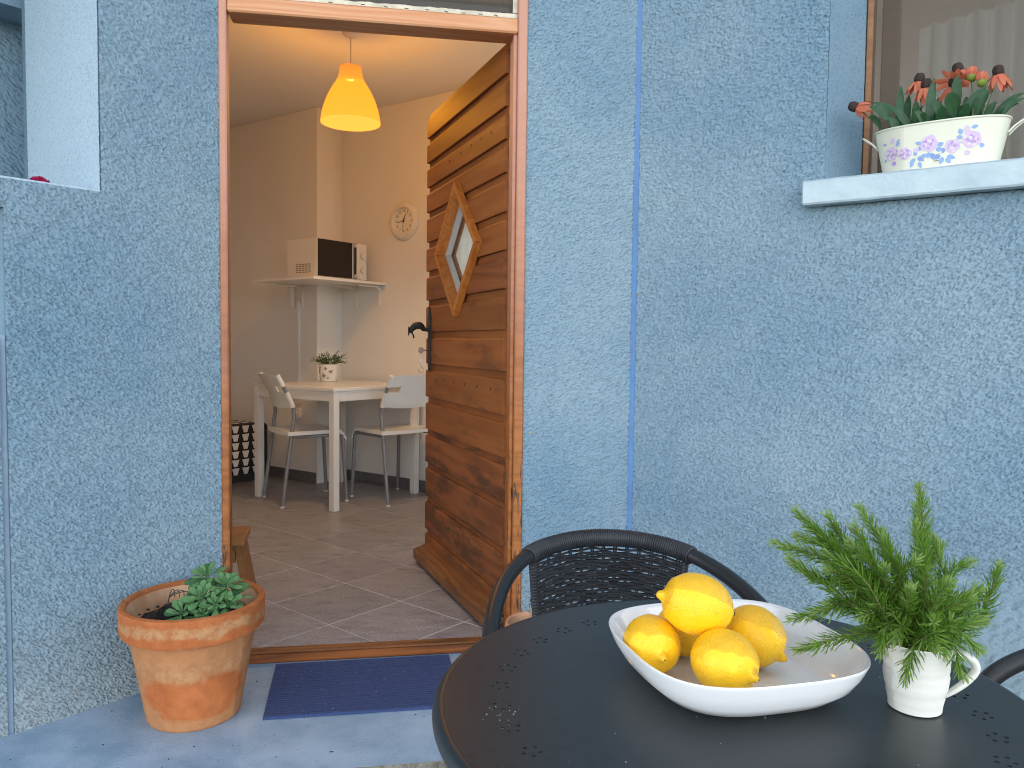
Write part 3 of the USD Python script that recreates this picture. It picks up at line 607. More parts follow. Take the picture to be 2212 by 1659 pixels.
for z, xs_ in ((1.768, (.135, .235, .345, .470, .610)), (.868, (.110, .255, .395, .530, .660)), (.262, (.19, .33, .46, .585))):
    for x in xs_:
        part(door, 'nail_hole', mv(rot(lathe([(.0, .0), (.0052, .0), (.0044, .0016), (.0, .0018)], 10), -90, [1, 0, 0]), (x, .0012, z + .002 * math.sin(x * 40))), 'iron', smooth=False)
# handle plate, lever
pl = [( -.008, .900), (.006, .905), (.015, .93), (.016, 1.02), (.0145, 1.10), (.0155, 1.14), (.006, 1.165), (0, 1.185), (-.006, 1.165), (-.0155, 1.14), (-.0145, 1.05), (-.016, .95)]
m = extrude(sg.Polygon(pl).buffer(.001), .006); m = mv(rot(m, 90, [1, 0, 0]), (.872, .0085, 0))
hd = part(door, 'lock_plate', m, 'iron', smooth=25)
lv = [tube(catmull([(.872, .008, 1.085), (.872, .030, 1.086), (.872, .036, 1.088)], 4), [.0105, .010, .0095, .009, .009, .0092, .010, .0105, .0105][:9], 12)]
lv.append(tube(catmull([(.872, .030, 1.084), (.871, .046, 1.100), (.870, .068, 1.101), (.868, .086, 1.086), (.866, .092, 1.068)], 5), np.interp(np.linspace(0, 1, 21), [0, .3, .6, 1], [.010, .0165, .015, .008]), 12, flat=1.0))
lv.append(rot(lathe([(0, -.003), (.019, -.0025), (.021, 0), (.019, .0025), (0, .003)], 24, 1, .72), 90, [0, 1, 0]))
lv[-1] = mv(rot(lv[-1], 78, [0, 0, 1]), (.866, .101, 1.077))
lv.append(tube(catmull([(.867, .088, 1.072), (.866, .080, 1.058), (.866, .078, 1.046)], 4), .0035, 8))
part(door, 'lever_handle', cat(lv), 'iron', smooth=40)
# key with its ring
K = thing('key', 'steel key in the door lock with a ring hanging from it', 'key', (*(H0 + np.array([-.381, .925]) * .874 + np.array([-.925, -.381]) * .0092), .993), 112.36)
part(K, 'shaft', rot(mv(tube([(0, 0, 0), (0, 0, .022)], .003, 8), (0, 0, 0)), -90, [1, 0, 0]), 'chrome', smooth=True)
part(K, 'bow', mv(rot(lathe([(0, -.0012), (.0125, -.0012), (.0135, 0), (.0125, .0012), (0, .0012)], 20), 90, [0, 1, 0]), (0, .033, 0)), 'chrome', smooth=30)
ch = catmull([(0, .036, -.010), (.002, .037, -.02), (0, .0365, -.033)], 4); part(K, 'chain', cat([tube(ch, .0010, 6), tube(ch + np.array([0, -.007, 0]), .0010, 6)]), 'chrome', smooth=True)
part(K, 'tag', mv(tube([(0, .033, -.050), (0, .033, -.032)], .0062, 10), (0, 0, 0)), 'white_plastic', smooth=40)
part(K, 'chain', cat([tube([(0, .030, -.050), (0, .0315, -.064), (0, .033, -.074)], .0010, 6), tube([(0, .036, -.050), (0, .0345, -.064), (0, .033, -.074)], .0010, 6)]), 'chrome', smooth=True)
aa = np.linspace(0, 2 * np.pi, 24, endpoint=False); part(K, 'ring', tube(np.stack([aa * 0, .033 + .0115 * np.cos(aa), -.0865 + .0125 * np.sin(aa)], 1), .0012, 6, closed=True), 'chrome', smooth=True)

# ------------------------------------------------------------------ things in the room
# pendant lamp
LB = 2.127
L = room('pendant_lamp', 'lit bell shaped pendant lamp glowing amber under the kitchen ceiling', 'lamp', -2.976, 2.791, LB)
pr_ = catmull([(.1495, 0), (.1485, .012), (.140, .06), (.122, .115), (.098, .165), (.073, .205), (.060, .235), (.0555, .262), (.0545, .274), (.050, .280), (.012, .281)], 5)
so = lathe(pr_, 56); part(L, 'lamp_shade', so, 'lamp_shade', smooth=50)
pin = np.array([(r - .0025 if r > .02 else r, max(z, .0) - (.003 if z > .2 else 0)) for r, z in pr_]); si = lathe(pin[::-1], 56)
part(L, 'shade_lining', si, 'lamp_inside', smooth=50)
part(L, 'lamp_holder', tube([(0, 0, .215), (0, 0, .276)], .016, 16), 'slot_dark', smooth=40)  # unseen holder, added to block bulb light going up through the neck
part(L, 'cord', tube([(0, 0, .279), (.0, 0, .436)], .0030, 8), 'lamp_white', smooth=True)
part(L, 'ceiling_cup', lathe(catmull([(0, .424), (.018, .4245), (.034, .434), (.045, .452), (.0475, .475), (.047, CZ - LB)], 4), 40), 'lamp_white', smooth=50)
bl = UsdLux.SphereLight.Define(stage, L + '/bulb_light'); bl.CreateRadiusAttr(.045); bl.CreateIntensityAttr(1.0); bl.CreateColorAttr(Gf.Vec3f(1., .64, .31)); bl.AddTranslateOp().Set(Gf.Vec3d(0, 0, .140))
LAMP_W = 590.0
bl.CreateIntensityAttr().Set(LAMP_W * DISPLAY)

# clock
Cx = room('wall_clock', 'round white wall clock with black numerals beside the door', 'clock', -3.606, 3.8695, 1.832)
part(Cx, 'rim', rot(lathe([(.0, 0), (.122, 0), (.126, .006), (.124, .016), (.112, .029), (.098, .032), (.089, .030), (.084, .020), (.083, .010), (0, .010)], 56), 90, [1, 0, 0]), 'clock_rim', smooth=40)
part(Cx, 'face', rot(lathe([(0, .0105), (.0825, .0105), (.0825, .0125), (0, .0125)], 48), 90, [1, 0, 0]), 'clock_face', smooth=False)
def flat(m, y): return mv(rot(m, 90, [1, 0, 0]), (0, y, 0))
for h in range(1, 13):
    m = meshkit.text_mesh(str(h), .0155, .001); c = m.bounds.mean(0); a = math.radians(90 - 30 * h)
    m = mv(m, (-c[0] + .067 * math.cos(a), -c[1] + .067 * math.sin(a), 0)); part(Cx, 'numeral', flat(m, -.0127), 'ink', smooth=False)
def hand(ang, l0, l1, w, y):
    m = extrude([(-w, -l0), (w, -l0), (w * .8, l1), (-w * .8, l1)], .0012); return flat(rot(m, -ang, [0, 0, 1]), y)
part(Cx, 'hour_hand', hand(20, .008, .052, .0026, -.0142), 'ink', smooth=False); part(Cx, 'minute_hand', hand(262, .008, .056, .0022, -.0156), 'ink', smooth=False)
part(Cx, 'second_hand', hand(186, .022, .072, .0012, -.0170), 'ink', smooth=False); part(Cx, 'hand_hub', flat(lathe([(0, 0), (.0055, 0), (.005, .006), (0, .0065)], 14), -.0138), 'ink', smooth=40)

# shelf with brackets
S = room('wall_shelf', 'white corner shelf carrying the microwave oven', 'shelf')
sp_ = sg.Polygon([(-4.38, 3.235), (-3.775, 3.235), (-3.775, 3.8685), (-4.2185, 3.8685), (-4.2185, 3.6285), (-4.38, 3.6285)])
part(S, 'board', extrude(sp_, .018, 1.4115), 'white_laminate', smooth=False)
def bracket(face):
    z = 1.4105; y = face - .0005
    P = catmull([(0, y - .006, z - .135), (0, y - .006, z - .07), (0, y - .008, z - .03), (0, y - .028, z - .012), (0, y - .09, z - .008), (0, y - .20, z - .007)], 6)
    return cat([tube(P, .0065, 8, flat=1.0), cbox((-.013, y - .005, z - .13), (.013, y - .0002, z - .005), .003), cbox((-.013, y - .21, z - .005), (.013, y - .01, z - .0005), .002)])
for a, f in ((-4.345, 3.63), (-4.062, 3.87), (-3.835, 3.87)):
    part(S, 'bracket', mv(bracket(f), (a, 0, 0)), 'white_metal', smooth=40)
# microwave, its door facing the right
Wm = room('microwave', 'white microwave oven with black glass door on the corner shelf', 'microwave', -3.880, 3.345, 1.4302, 90)
part(Wm, 'body', cbox((0, 0.0, .010), (.432, .285, .252), .006), 'white_plastic', smooth=20)
part(Wm, 'door_panel', cbox((.004, -.012, .014), (.300, -.0005, .249), .004), 'black_glass', smooth=20)
part(Wm, 'door_edge', cbox((-.001, -.013, .012), (.0035, -.0005, .251), .0015), 'white_plastic', smooth=20)
part(Wm, 'trim', cbox((.3005, -.011, .014), (.343, -.0005, .249), .002), 'silver', smooth=20)
part(Wm, 'control_panel', cbox((.3435, -.012, .012), (.431, -.0005, .251), .003), 'white_plastic', smooth=20)
part(Wm, 'handle', tube(catmull([(.326, -.006, .232), (.326, -.030, .226), (.326, -.034, .19), (.326, -.034, .08), (.326, -.030, .040), (.326, -.006, .034)], 5), .0085, 10), 'white_plastic', smooth=True)
part(Wm, 'handle_gap', cbox((.316, -.0125, .045), (.336, -.0112, .22), .001), 'dark_plastic', smooth=False)
for z in (.075, .17): part(Wm, 'knob', mv(rot(lathe([(0, 0), (.021, 0), (.021, .012), (.018, .018), (0, .019)], 24), 90, [1, 0, 0]), (.388, -.0125, z)), 'white_plastic', smooth=40)
for i in range(5):
    for j in range(5):
        part(Wm, 'vent_slot', cbox((-.0012, .05 + i * .030 + .0, .036 + j * .0125), (-.0002, .05 + i * .030 + .022, .0405 + j * .0125), .0004), 'slot_dark', smooth=False)
for x in (.03, .40):
    for y in (.03, .255): part(Wm, 'foot', mv(lathe([(0, 0), (.012, 0), (.014, .0102), (0, .0102)], 12), (x, y, 0)), 'dark_plastic', smooth=30)
# socket strip, cable duct, socket under the table
t = room('power_strip', 'white triple socket strip on the wall under the shelf', 'socket')
part(t, 'housing', cbox((-4.462, 3.594, 1.262), (-4.418, 3.6295, 1.402), .006), 'white_plastic', smooth=30)
for z in (1.285, 1.332, 1.378): part(t, 'outlet_flap', cbox((-4.4705, 3.598, z - .019), (-4.4625, 3.627, z + .019), .004), 'white_plastic', smooth=30); part(t, 'flap_seam', cbox((-4.469, 3.5965, z + .0195), (-4.4625, 3.6275, z + .0225), .0008), 'slot_dark', smooth=False)
t = room('cable_duct', 'white plastic cable duct running down the wall from the power strip', 'cable duct')
part(t, 'cover', cbox((-4.403, 3.609, .585), (-4.367, 3.6297, 1.31), .004), 'white_plastic', smooth=30)
t = room('wall_socket', 'white double wall socket with plug under the table', 'socket')
part(t, 'plate', cbox((-4.425, 3.602, .480), (-4.352, 3.6297, .556), .008), 'white_plastic', smooth=30)
part(t, 'plug', tube([(-4.39, 3.601, .520), (-4.39, 3.578, .520), (-4.39, 3.566, .524)], [.019, .018, .010], 14), 'lamp_white', smooth=40)
part(t, 'cable', tube(catmull([(-4.39, 3.570, .522), (-4.39, 3.562, .545), (-4.388, 3.60, .575), (-4.386, 3.621, .60)], 5), .0035, 7), 'lamp_white', smooth=True)
part(t, 'cable', tube(catmull([(-4.40, 3.60, .482), (-4.402, 3.595, .46), (-4.396, 3.615, .43)], 5), .003, 7), 'lamp_white', smooth=True)

# dining table
T = room('dining_table', 'white square dining table set against the kitchen wall', 'table', -3.785, 3.445, ZF)
hs = .3675; TH = .722
part(T, 'table_top', cbox((-hs - .004, -hs - .004, TH - .021), (hs + .004, hs + .004, TH), .003), 'white_laminate', smooth=20)
for sx in (-1, 1):
    for sy in (-1, 1):
        x0, y0 = sx * hs, sy * hs; part(T, 'leg', cbox((min(x0, x0 - sx * .044), min(y0, y0 - sy * .044), 0), (max(x0, x0 - sx * .044), max(y0, y0 - sy * .044), TH - .0215), .003), 'white_metal', smooth=20)
for k in range(2):
    for s in (-1, 1):
        lo, hi = np.array([-hs + .0445, s * (hs - .012) - .010, TH - .080]), np.array([hs - .0445, s * (hs - .012) + .010, TH - .0215])
        part(T, 'apron', rz(cbox(lo, hi, .002), 90 * k), 'white_metal', smooth=20)
# chairs: local x right, y forward
def make_chair(name, label, a, b, fwd_deg, group=None):
    c = room(name, label, 'chair', a, b, ZF, fwd_deg, group)
    legp = lambda s: catmull([(s * .190, -.205, 0.0), (s * .190, -.172, .25), (s * .190, -.142, .47), (s * .190, -.132, .55), (s * .189, -.142, .61), (s * .187, -.182, .70), (s * .184, -.222, .775)], 7)
    for s in (-1, 1):
        lg = part(c, 'rear_leg', tube(legp(s), .0115, 12), 'grey_tube', smooth=True); part(lg, 'foot_cap', mv(lathe([(0, 0), (.013, 0), (.013, .012), (0, .0121)], 12), (s * .190, -.2045, 0)), 'rubber_white', smooth=30)
        fl_ = part(c, 'front_leg', tube(catmull([(s * .182, .200, 0), (s * .178, .188, .2), (s * .172, .176, .405)], 4), .0115, 12), 'grey_tube', smooth=True); part(fl_, 'foot_cap', mv(lathe([(0, 0), (.013, 0), (.013, .012), (0, .0121)], 12), (s * .182, .1998, 0)), 'rubber_white', smooth=30)
        part(c, 'seat_rail', tube([(s * .182, -.146, .418), (s * .178, .17, .418)], .010, 8), 'grey_tube', smooth=True)
    nx, ny = 17, 17
    X, Y = np.meshgrid(np.linspace(-1, 1, nx), np.linspace(-1, 1, ny), indexing='ij')
    def seat(off):
        xs = X * (.198 - .012 * Y); ys = .012 + Y * .185; ys = ys - .022 * (1 - X**2) * (Y < 0) * (-Y)
        zs = .452 - .010 * (1 - X**2) * (1 - Y**2) - .055 * np.clip((Y - .72) / .28, 0, 1)**2.2 * np.clip((np.abs(X) - .45) / .5, .25, 1) - off
        return np.stack([xs, ys, zs], -1)
    A, B = seat(0), seat(.022); F = grid_faces(nx, ny); n0 = nx * ny
    V = np.vstack([A.reshape(-1, 3), B.reshape(-1, 3)]); ring = [i * ny for i in range(nx)] + [(nx - 1) * ny + j for j in range(1, ny)] + [i * ny + ny - 1 for i in range(nx - 2, -1, -1)] + [j for j in range(ny - 2, 0, -1)]
    W = []
    for i, q in enumerate(ring):
        r2 = ring[(i + 1) % len(ring)]; W += [[q, r2, n0 + r2], [q, n0 + r2, n0 + q]]
    sm = trimesh.Trimesh(V, np.vstack([F, F[:, ::-1] + n0, W]), process=False); sm.fix_normals()
    part(c, 'seat', sm, 'white_plastic', smooth=45)
    # back: curved sheet with a slot at each end, wrapped round the tubes
    o = sg.Polygon([(-.197, .598), (-.10, .588), (0, .585), (.10, .588), (.197, .598), (.193, .788), (.10, .792), (0, .793), (-.10, .792), (-.193, .788)])
    for s in (-1, 1): o = o.difference(sg.box(*sorted((s * .112, s * .20))[:1], .688, sorted((s * .112, s * .20))[1], .722).buffer(0))
    pts2 = trimesh.creation.extrude_polygon(o.segmentize(.02), .008, engine='earcut')
    m = pts2
    for _ in range(2): m = m.subdivide()
    v = m.vertices.copy(); x, z, d = v[:, 0], v[:, 1], v[:, 2]
    yb = np.interp(z, [.55, .61, .70, .775, .80], [-.132, -.142, -.182, -.222, -.234]) - .038 * (1 - (x / .195)**2) + d - .004
    m = trimesh.Trimesh(np.stack([x, yb, z], 1), m.faces, process=False); m.fix_normals()
    part(c, 'backrest', m, 'white_plastic', smooth=35)
    for s in (-1, 1):
        for z0, z1 in ((.596, .687), (.723, .790)):
            zz_ = np.linspace(z0, z1, 6); P = np.stack([np.interp(zz_, [.55, .775], [s * .1895, s * .184]), np.interp(zz_, [.55, .61, .70, .775, .80], [-.132, -.142, -.182, -.222, -.234]), zz_], 1)
            part(c, 'backrest_sleeve', tube(P, .0155, 14), 'white_plastic', smooth=40)
    return c
# (a, b) of the middle of the feet, and the way it faces
r1, r2 = np.array([-3.740, 2.963]), np.array([-4.085, 3.100]); mid = (r1 + r2) / 2; d = np.array([.369, .929])
make_chair('dining_chair', 'white and grey metal kitchen chair on the left of the dining table', *(mid + d * .205), math.degrees(math.atan2(d[1], d[0])) - 90, 'kitchen chairs at the dining table')
r1 = np.array([-3.280, 3.383]); d = np.array([-.985, .172]); right = np.array([d[1], -d[0]])
make_chair('dining_chair', 'white and grey metal kitchen chair half hidden by the open door', *(r1 + right * .190 + d * .205), math.degrees(math.atan2(d[1], d[0])) - 90, 'kitchen chairs at the dining table')

# butterfly pot with a grassy plant
PZ = ZF + TH
B = room('potted_plant', 'small white butterfly pot with a bushy green plant on the dining table', 'potted plant', -3.950, 3.512, PZ + .0005)
rb0, rt0, ph = .051, .066, .118
part(B, 'pot', lathe([(0, 0), (rb0, 0), (rb0 + .001, .003), (rt0, ph), (rt0 - .003, ph), (rb0 - .002, .02), (0, .02)], 44), 'white_plastic', smooth=40)
part(B, 'base_line', lathe([(rb0 + .0012, .004), (rb0 + .0020, .004), (rb0 + .0023, .006), (rb0 + .0015, .006)], 44), 'slot_dark', smooth=False)
part(B, 'soil', lathe([(0, .088), (.060, .088), (.060, .094), (0, .098)], 24), 'soil', smooth=40)
def cone_wrap(m, a0, z0, lift=.0006):
    """Lay a flat xy print on the pot, centred at angle a0, height z0."""
    v = np.array(m.vertices); z = z0 + v[:, 1]; r = rb0 + .001 + (rt0 - rb0) * z / ph + lift + v[:, 2]
    a = a0 + v[:, 0] / (rb0 + .008); return trimesh.Trimesh(np.stack([r * np.cos(a), r * np.sin(a), z], 1), m.faces, process=False)
def butterfly(s):
    w1 = sg.Polygon(catmull([(0, .0), (.25, .55), (.75, .9), (1., .75), (.85, .2), (.4, -.05), (0, 0)], 4)); w2 = sg.Polygon(catmull([(0, 0), (.45, -.1), (.75, -.4), (.55, -.85), (.2, -.6), (0, 0)], 4))
    out = [sa.scale(w1, s * .6, s * .6, origin=(0, 0)), sa.scale(w2, s * .6, s * .6, origin=(0, 0))]
    out += [sa.scale(q, -1, 1, origin=(0, 0)) for q in out]; bod = sg.box(-.03 * s, -.35 * s, .03 * s, .4 * s)
    return out, bod
for a, z, s, r in ((-118, .072, .026, 25), (-75, .044, .024, -35), (-138, .030, .018, 30), (-97, .096, .010, 10), (-60, .090, .017, 60), (-48, .030, .012, 0), (-128, .100, .010, -20), (-105, .022, .009, 15), (-30, .07, .02, 10), (-160, .08, .02, 0)):
    ws, bod = butterfly(s); g2 = []
    for q in ws:
        g2.append(sa.rotate(q.buffer(0).difference(q.buffer(-.10 * s)), r, origin=(0, 0)))
        c2 = q.centroid; g2 += [sa.rotate(sa.translate(sa.scale(q.buffer(0), .62, .16, origin=(c2.x, c2.y)), 0, k * .16 * s), r + 14 * k, origin=(0, 0)) for k in (-1, 0, 1)]
    mm = [extrude(shapely.union_all(g2), .0002), extrude(sa.rotate(bod, r, origin=(0, 0)), .0003)]
    part(B, 'butterfly_print', cone_wrap(cat(mm), math.radians(a), z), 'ink_grey', smooth=False)
def blade(P, w, n0=(0, 0, 1.)):
    """A leaf along the polyline P, width profile w, folded slightly along its middle."""
    P = np.asarray(P, float); T = np.gradient(P, axis=0); T /= np.linalg.norm(T, axis=1, keepdims=True) + 1e-9
    n0 = np.array(n0, float); S = np.cross(T, n0); S /= np.linalg.norm(S, axis=1, keepdims=True) + 1e-9; N = np.cross(S, T)
    w = np.asarray(w)[:, None]
    V = np.stack([P - S * w + N * w * .25, P, P + S * w + N * w * .25], 1).reshape(-1, 3); F = []
    for i in range(len(P) - 1):
        for k in range(2):
            a = i * 3 + k; F += [[a, a + 1, a + 4], [a, a + 4, a + 3]]
    return V, np.array(F)
fr = np.random.default_rng(3); stems, leaves = [], []
for k in range(46):
    a = fr.uniform(0, 2 * np.pi); sp_r = fr.uniform(.15, 1.0) ** .7; hgt = fr.uniform(.045, .10) * (1.15 - .55 * sp_r) + (.03 if k < 5 else 0)
    base = np.array([.03 * sp_r * math.cos(a), .03 * sp_r * math.sin(a), .094]); tip = base + np.array([.105 * sp_r * math.cos(a), .105 * sp_r * math.sin(a), hgt])
    midp = (base + tip) / 2 + np.array([0, 0, .022]); P = catmull([base, midp, tip], 5); stems.append(tube(P, .0009, 4))
    for q in range(13):
        tt_ = .2 + .8 * q / 12; c = P[min(int(tt_ * (len(P) - 1)), len(P) - 1)]; dirn = (tip - base); dirn /= np.linalg.norm(dirn)
        rnd = fr.normal(size=3); rnd -= (rnd @ dirn) * dirn; rnd /= np.linalg.norm(rnd); dv = dirn * .75 + rnd * .65 + np.array([0, 0, .15]); dv /= np.linalg.norm(dv)
        l = fr.uniform(.016, .028); leaves.append(blade([c, c + dv * l * .5 + [0, 0, .001], c + dv * l], [.0006, .0019, .0002], n0=fr.normal(size=3)))
part(B, 'stems', cat(stems), 'stem_green', smooth=True, kind='stuff')
part(B, 'foliage', cat(leaves), 'plant_leaf', smooth=False, kind='stuff')

# pouf
Pf = room('pouf', 'black cube pouf printed with white tapered shapes in the kitchen corner', 'pouf', -4.92, 3.235, ZF)
hx, hy, hz0, hz1 = .30, .315, .055, .405
part(Pf, 'cushion', from_man(manifold3d.Manifold.batch_hull([manifold3d.Manifold.sphere(.03, 16).translate((sx * (hx - .03), sy * (hy - .03), z)) for sx in (-1, 1) for sy in (-1, 1) for z in (hz0 + .03, hz1 - .03)])), 'black_fabric', smooth=50)
part(Pf, 'plinth', cbox((-hx + .03, -hy + .03, 0), (hx - .03, hy - .03, hz0 + .004), .004), 'dark_plastic', smooth=20)
pt = []
def trap(c, s, flip): return sg.Polygon([(c[0] - .029 * s, c[1] + .0235 * s), (c[0] + .029 * s, c[1] + .0235 * s), (c[0] + .014 * s, c[1] - .0235 * s), (c[0] - .014 * s, c[1] - .0235 * s)])
for i in range(8):
    for j in range(6):
        pt_ = extrude(trap((-.287 + i * .081, hz0 + .028 + j * .0585), 1., 0), .0012); v = pt_.vertices
        if abs(-.287 + i * .081) > .27: continue
        pt.append(trimesh.Trimesh(np.stack([hx + v[:, 2] * 1., v[:, 0], v[:, 1]], 1), pt_.faces, process=False))
        q = trimesh.Trimesh(np.stack([v[:, 0], -hy - v[:, 2], v[:, 1]], 1), pt_.faces[:, ::-1], process=False)
        if abs(-.287 + i * .081) < .26: pt.append(q)
    for j in range(8):
        x = -.26 + i * .0745; y = -.27 + j * .077
        if abs(x) < .255 and abs(y) < .27: pt.append(extrude(trap((x, y), .95, 0), .0012, hz1))
for q in pt: part(Pf, 'white_shape', q, 'white_fabric', smooth=False)

# little stool just inside the door on the left
St = thing('stool', 'low brown wooden stool just inside the door behind the left jamb', 'stool', (-1.092, 2.80, ZF), 12)
part(St, 'seat', cbox((-.13, -.10, .262), (.13, .10, .290), .005), 'stool_wood', smooth=20)
for sx in (-1, 1):
    b4 = cbox((-.011, -.085, 0), (.011, .085, .262), .002); v = b4.vertices; v[:, 0] += sx * (.105 + .045 * (1 - v[:, 2] / .262)); v[:, 1] *= 1 + .15 * (1 - v[:, 2] / .262); part(St, 'side_board', b4, 'stool_wood', smooth=20)
part(St, 'front_board', cbox((-.098, -.082, .20), (.098, -.066, .2615), .002), 'stool_wood', smooth=20)

# ------------------------------------------------------------------ window with screen, sill, tub of flowers
Wd = room('window', 'brown timber window with insect screen and pale curtain above the sill', 'window', -1.178, 2.391, 0)
part(Wd, 'frame', cbox((.668, .150, 1.508), (.686, .20, 2.5), .003), 'window_wood', smooth=20)
part(Wd, 'frame', cbox((1.58, .150, 1.508), (1.62, .20, 2.5), .003), 'window_wood', smooth=20)
part(Wd, 'frame', cbox((.687, .152, 1.508), (1.579, .20, 1.535), .003), 'window_wood', smooth=20)
part(Wd, 'insect_screen', box((.686, .158, 1.535), (1.58, .1586, 2.5)), 'screen', smooth=False)
part(Wd, 'sash_stile', cbox((.700, .205, 1.51), (.748, .245, 2.5), .004), 'window_wood', smooth=20)
xx, zz = np.meshgrid(np.linspace(.775, 1.60, 190), np.linspace(1.30, 2.04, 20), indexing='ij')
zz = zz + (xx - .80) * .10 * (zz - 1.3) / .7
yy = .40 + .014 * np.sin(xx * 120 + 1.3 * np.sin(xx * 17)) + .006 * np.sin(xx * 260)
part(Wd, 'curtain', (np.stack([xx - .03 * (zz < 0), yy, zz], -1).reshape(-1, 3), grid_faces(190, 20)), 'curtain', smooth=True)
# sill
sil = cbox((.549, -.056, 1.437), (1.66, .148, 1.507), .005)
sil = sil.subdivide_to_size(.03); v = sil.vertices; sil.vertices = v + (meshkit.noise(v * 45)[:, None] - .5) * np.array([.001, .003, .003])
Sl = room('window_sill', 'white painted window sill projecting from the roughcast wall', 'window sill', -1.178, 2.391, 0)
part(Sl, 'board', sil, 'sill_white', smooth=40)

TUBC = np.array([.888, .035]); TZ = 1.5082
Tb = room('flower_tub', 'cream oval metal tub with lilac rose decoration on the window sill', 'planter', *(np.array([-1.178, 2.391]) + TUBC), TZ)
TH_ = .120
def tub_r(z): k = z / TH_; return .1385 + .024 * k, .058 + .018 * k
def sup(a, rx, ry, e=2.5): c, s = np.cos(a), np.sin(a); return np.stack([rx * np.sign(c) * np.abs(c)**(2 / e), ry * np.sign(s) * np.abs(s)**(2 / e)], -1)
aa = np.linspace(0, 2 * np.pi, 96, endpoint=False)
def tub_shell(zs, off):
    V = []
    for z, o in zip(zs, off):
        rx, ry = tub_r(min(max(z, 0), TH_)); q = sup(aa, rx + o, ry + o); V.append(np.c_[q, np.full(len(aa), z)])
    n = len(aa); F = []
    for i in range(len(zs) - 1):
        for k in range(n): l = (k + 1) % n; F += [[i * n + k, i * n + l, (i + 1) * n + l], [i * n + k, (i + 1) * n + l, (i + 1) * n + k]]
    return trimesh.Trimesh(np.vstack(V), F, process=False)
sh = tub_shell([0, 0, .03, .06, .09, TH_, TH_, .09, .02, .02], [-.13, 0, 0, 0, 0, 0, -.0015, -.0015, -.0015, -.13]); part(Tb, 'tub', sh, 'enamel_cream', smooth=40)
q = sup(aa, *tub_r(TH_)); part(Tb, 'rim', tube(np.c_[q, np.full(len(aa), TH_)], .0028, 8, closed=True), 'enamel_cream', smooth=True)
for s in (-1, 1):
    P = catmull([(s * .157, -.016, .082), (s * .172, -.015, .098), (s * .190, -.010, .112), (s * .196, 0, .116), (s * .190, .010, .112), (s * .172, .015, .098), (s * .157, .016, .082)], 5)
    part(Tb, 'handle', tube(P, .0024, 8), 'enamel_cream', smooth=True)
part(Tb, 'soil', extrude(sg.Polygon(sup(aa, *(np.array(tub_r(.095)) - .002))), .004, .093), 'soil', smooth=False)
def tub_wrap(m, lift):
    """Lay a flat print (x along the front, y up) on the front of the tub."""
    v = np.array(m.vertices); z = np.clip(v[:, 1], 0, TH_); rx = .1385 + .024 * z / TH_; ry = .058 + .018 * z / TH_; x = v[:, 0]
    y = -ry * np.maximum(1 - np.abs(x / rx)**2.5, 1e-4)**(1 / 2.5); return trimesh.Trimesh(np.stack([x, y - lift - v[:, 2], v[:, 1]], 1), m.faces, process=False)
pr2 = np.random.default_rng(5)
def blob(c, r, n=12, jit=.14, seed=0):
    a = np.linspace(0, 2 * np.pi, n, endpoint=False); rr = r * (1 + jit * np.sin(a * 5 + seed) + jit * .5 * np.sin(a * 3 + 2 * seed)); return sg.Polygon(np.c_[c[0] + rr * np.cos(a), c[1] + rr * np.sin(a)])
def leafp(c, l, w, ang): 
    k = np.linspace(0, 1, 9); up_ = np.c_[k * l, w * np.sin(np.pi * k**.8)]; return sa.translate(sa.rotate(sg.Polygon(np.vstack([up_, up_[::-1] * [1, -1]])).buffer(0), ang, origin=(0, 0)), *c)
def seg(p, mx=.006): return p.segmentize(mx)
Fx, Fz = -TUBC[0], -TZ
for k, (tx, z, r) in enumerate(((.776, 1.562, .0175), (.812, 1.556, .0155), (.870, 1.574, .0205), (.925, 1.561, .0175), (.968, 1.574, .0215), (.779, 1.595, .0065), (.957, 1.601, .007), (.959, 1.541, .0065), (.783, 1.535, .006), (.840, 1.561, .0065))):
    c = (tx + Fx, z + Fz); ms = [extrude(seg(blob(c, r, 26, .07, k)), .0002)]
    rp_ = part(Tb, 'rose_print', tub_wrap(cat(ms), .0007), 'print_rose' if k != 8 else 'print_rose_dark', smooth=False)
    if r < .01: continue
    for nm, mt, cnt, lift in (('petal_print', 'print_rose_light', 9, .0011), ('petal_shadow', 'print_rose_dark', 9, .0014)):  # paler and darker violet petals printed on each rose
        mm = []
        for _ in range(cnt):
            a = pr2.uniform(0, 6.28); d_ = pr2.uniform(.15, .78) * r; p_ = (c[0] + d_ * math.cos(a), c[1] + d_ * math.sin(a)); mm.append(extrude(seg(leafp(p_, r * .42, r * (.12 if mt.endswith('dark') else .2), math.degrees(a) + 90 + pr2.uniform(-25, 25))), .0001 + .00005 * len(mm)))
        part(rp_, nm, tub_wrap(cat(mm), lift), mt, smooth=False)
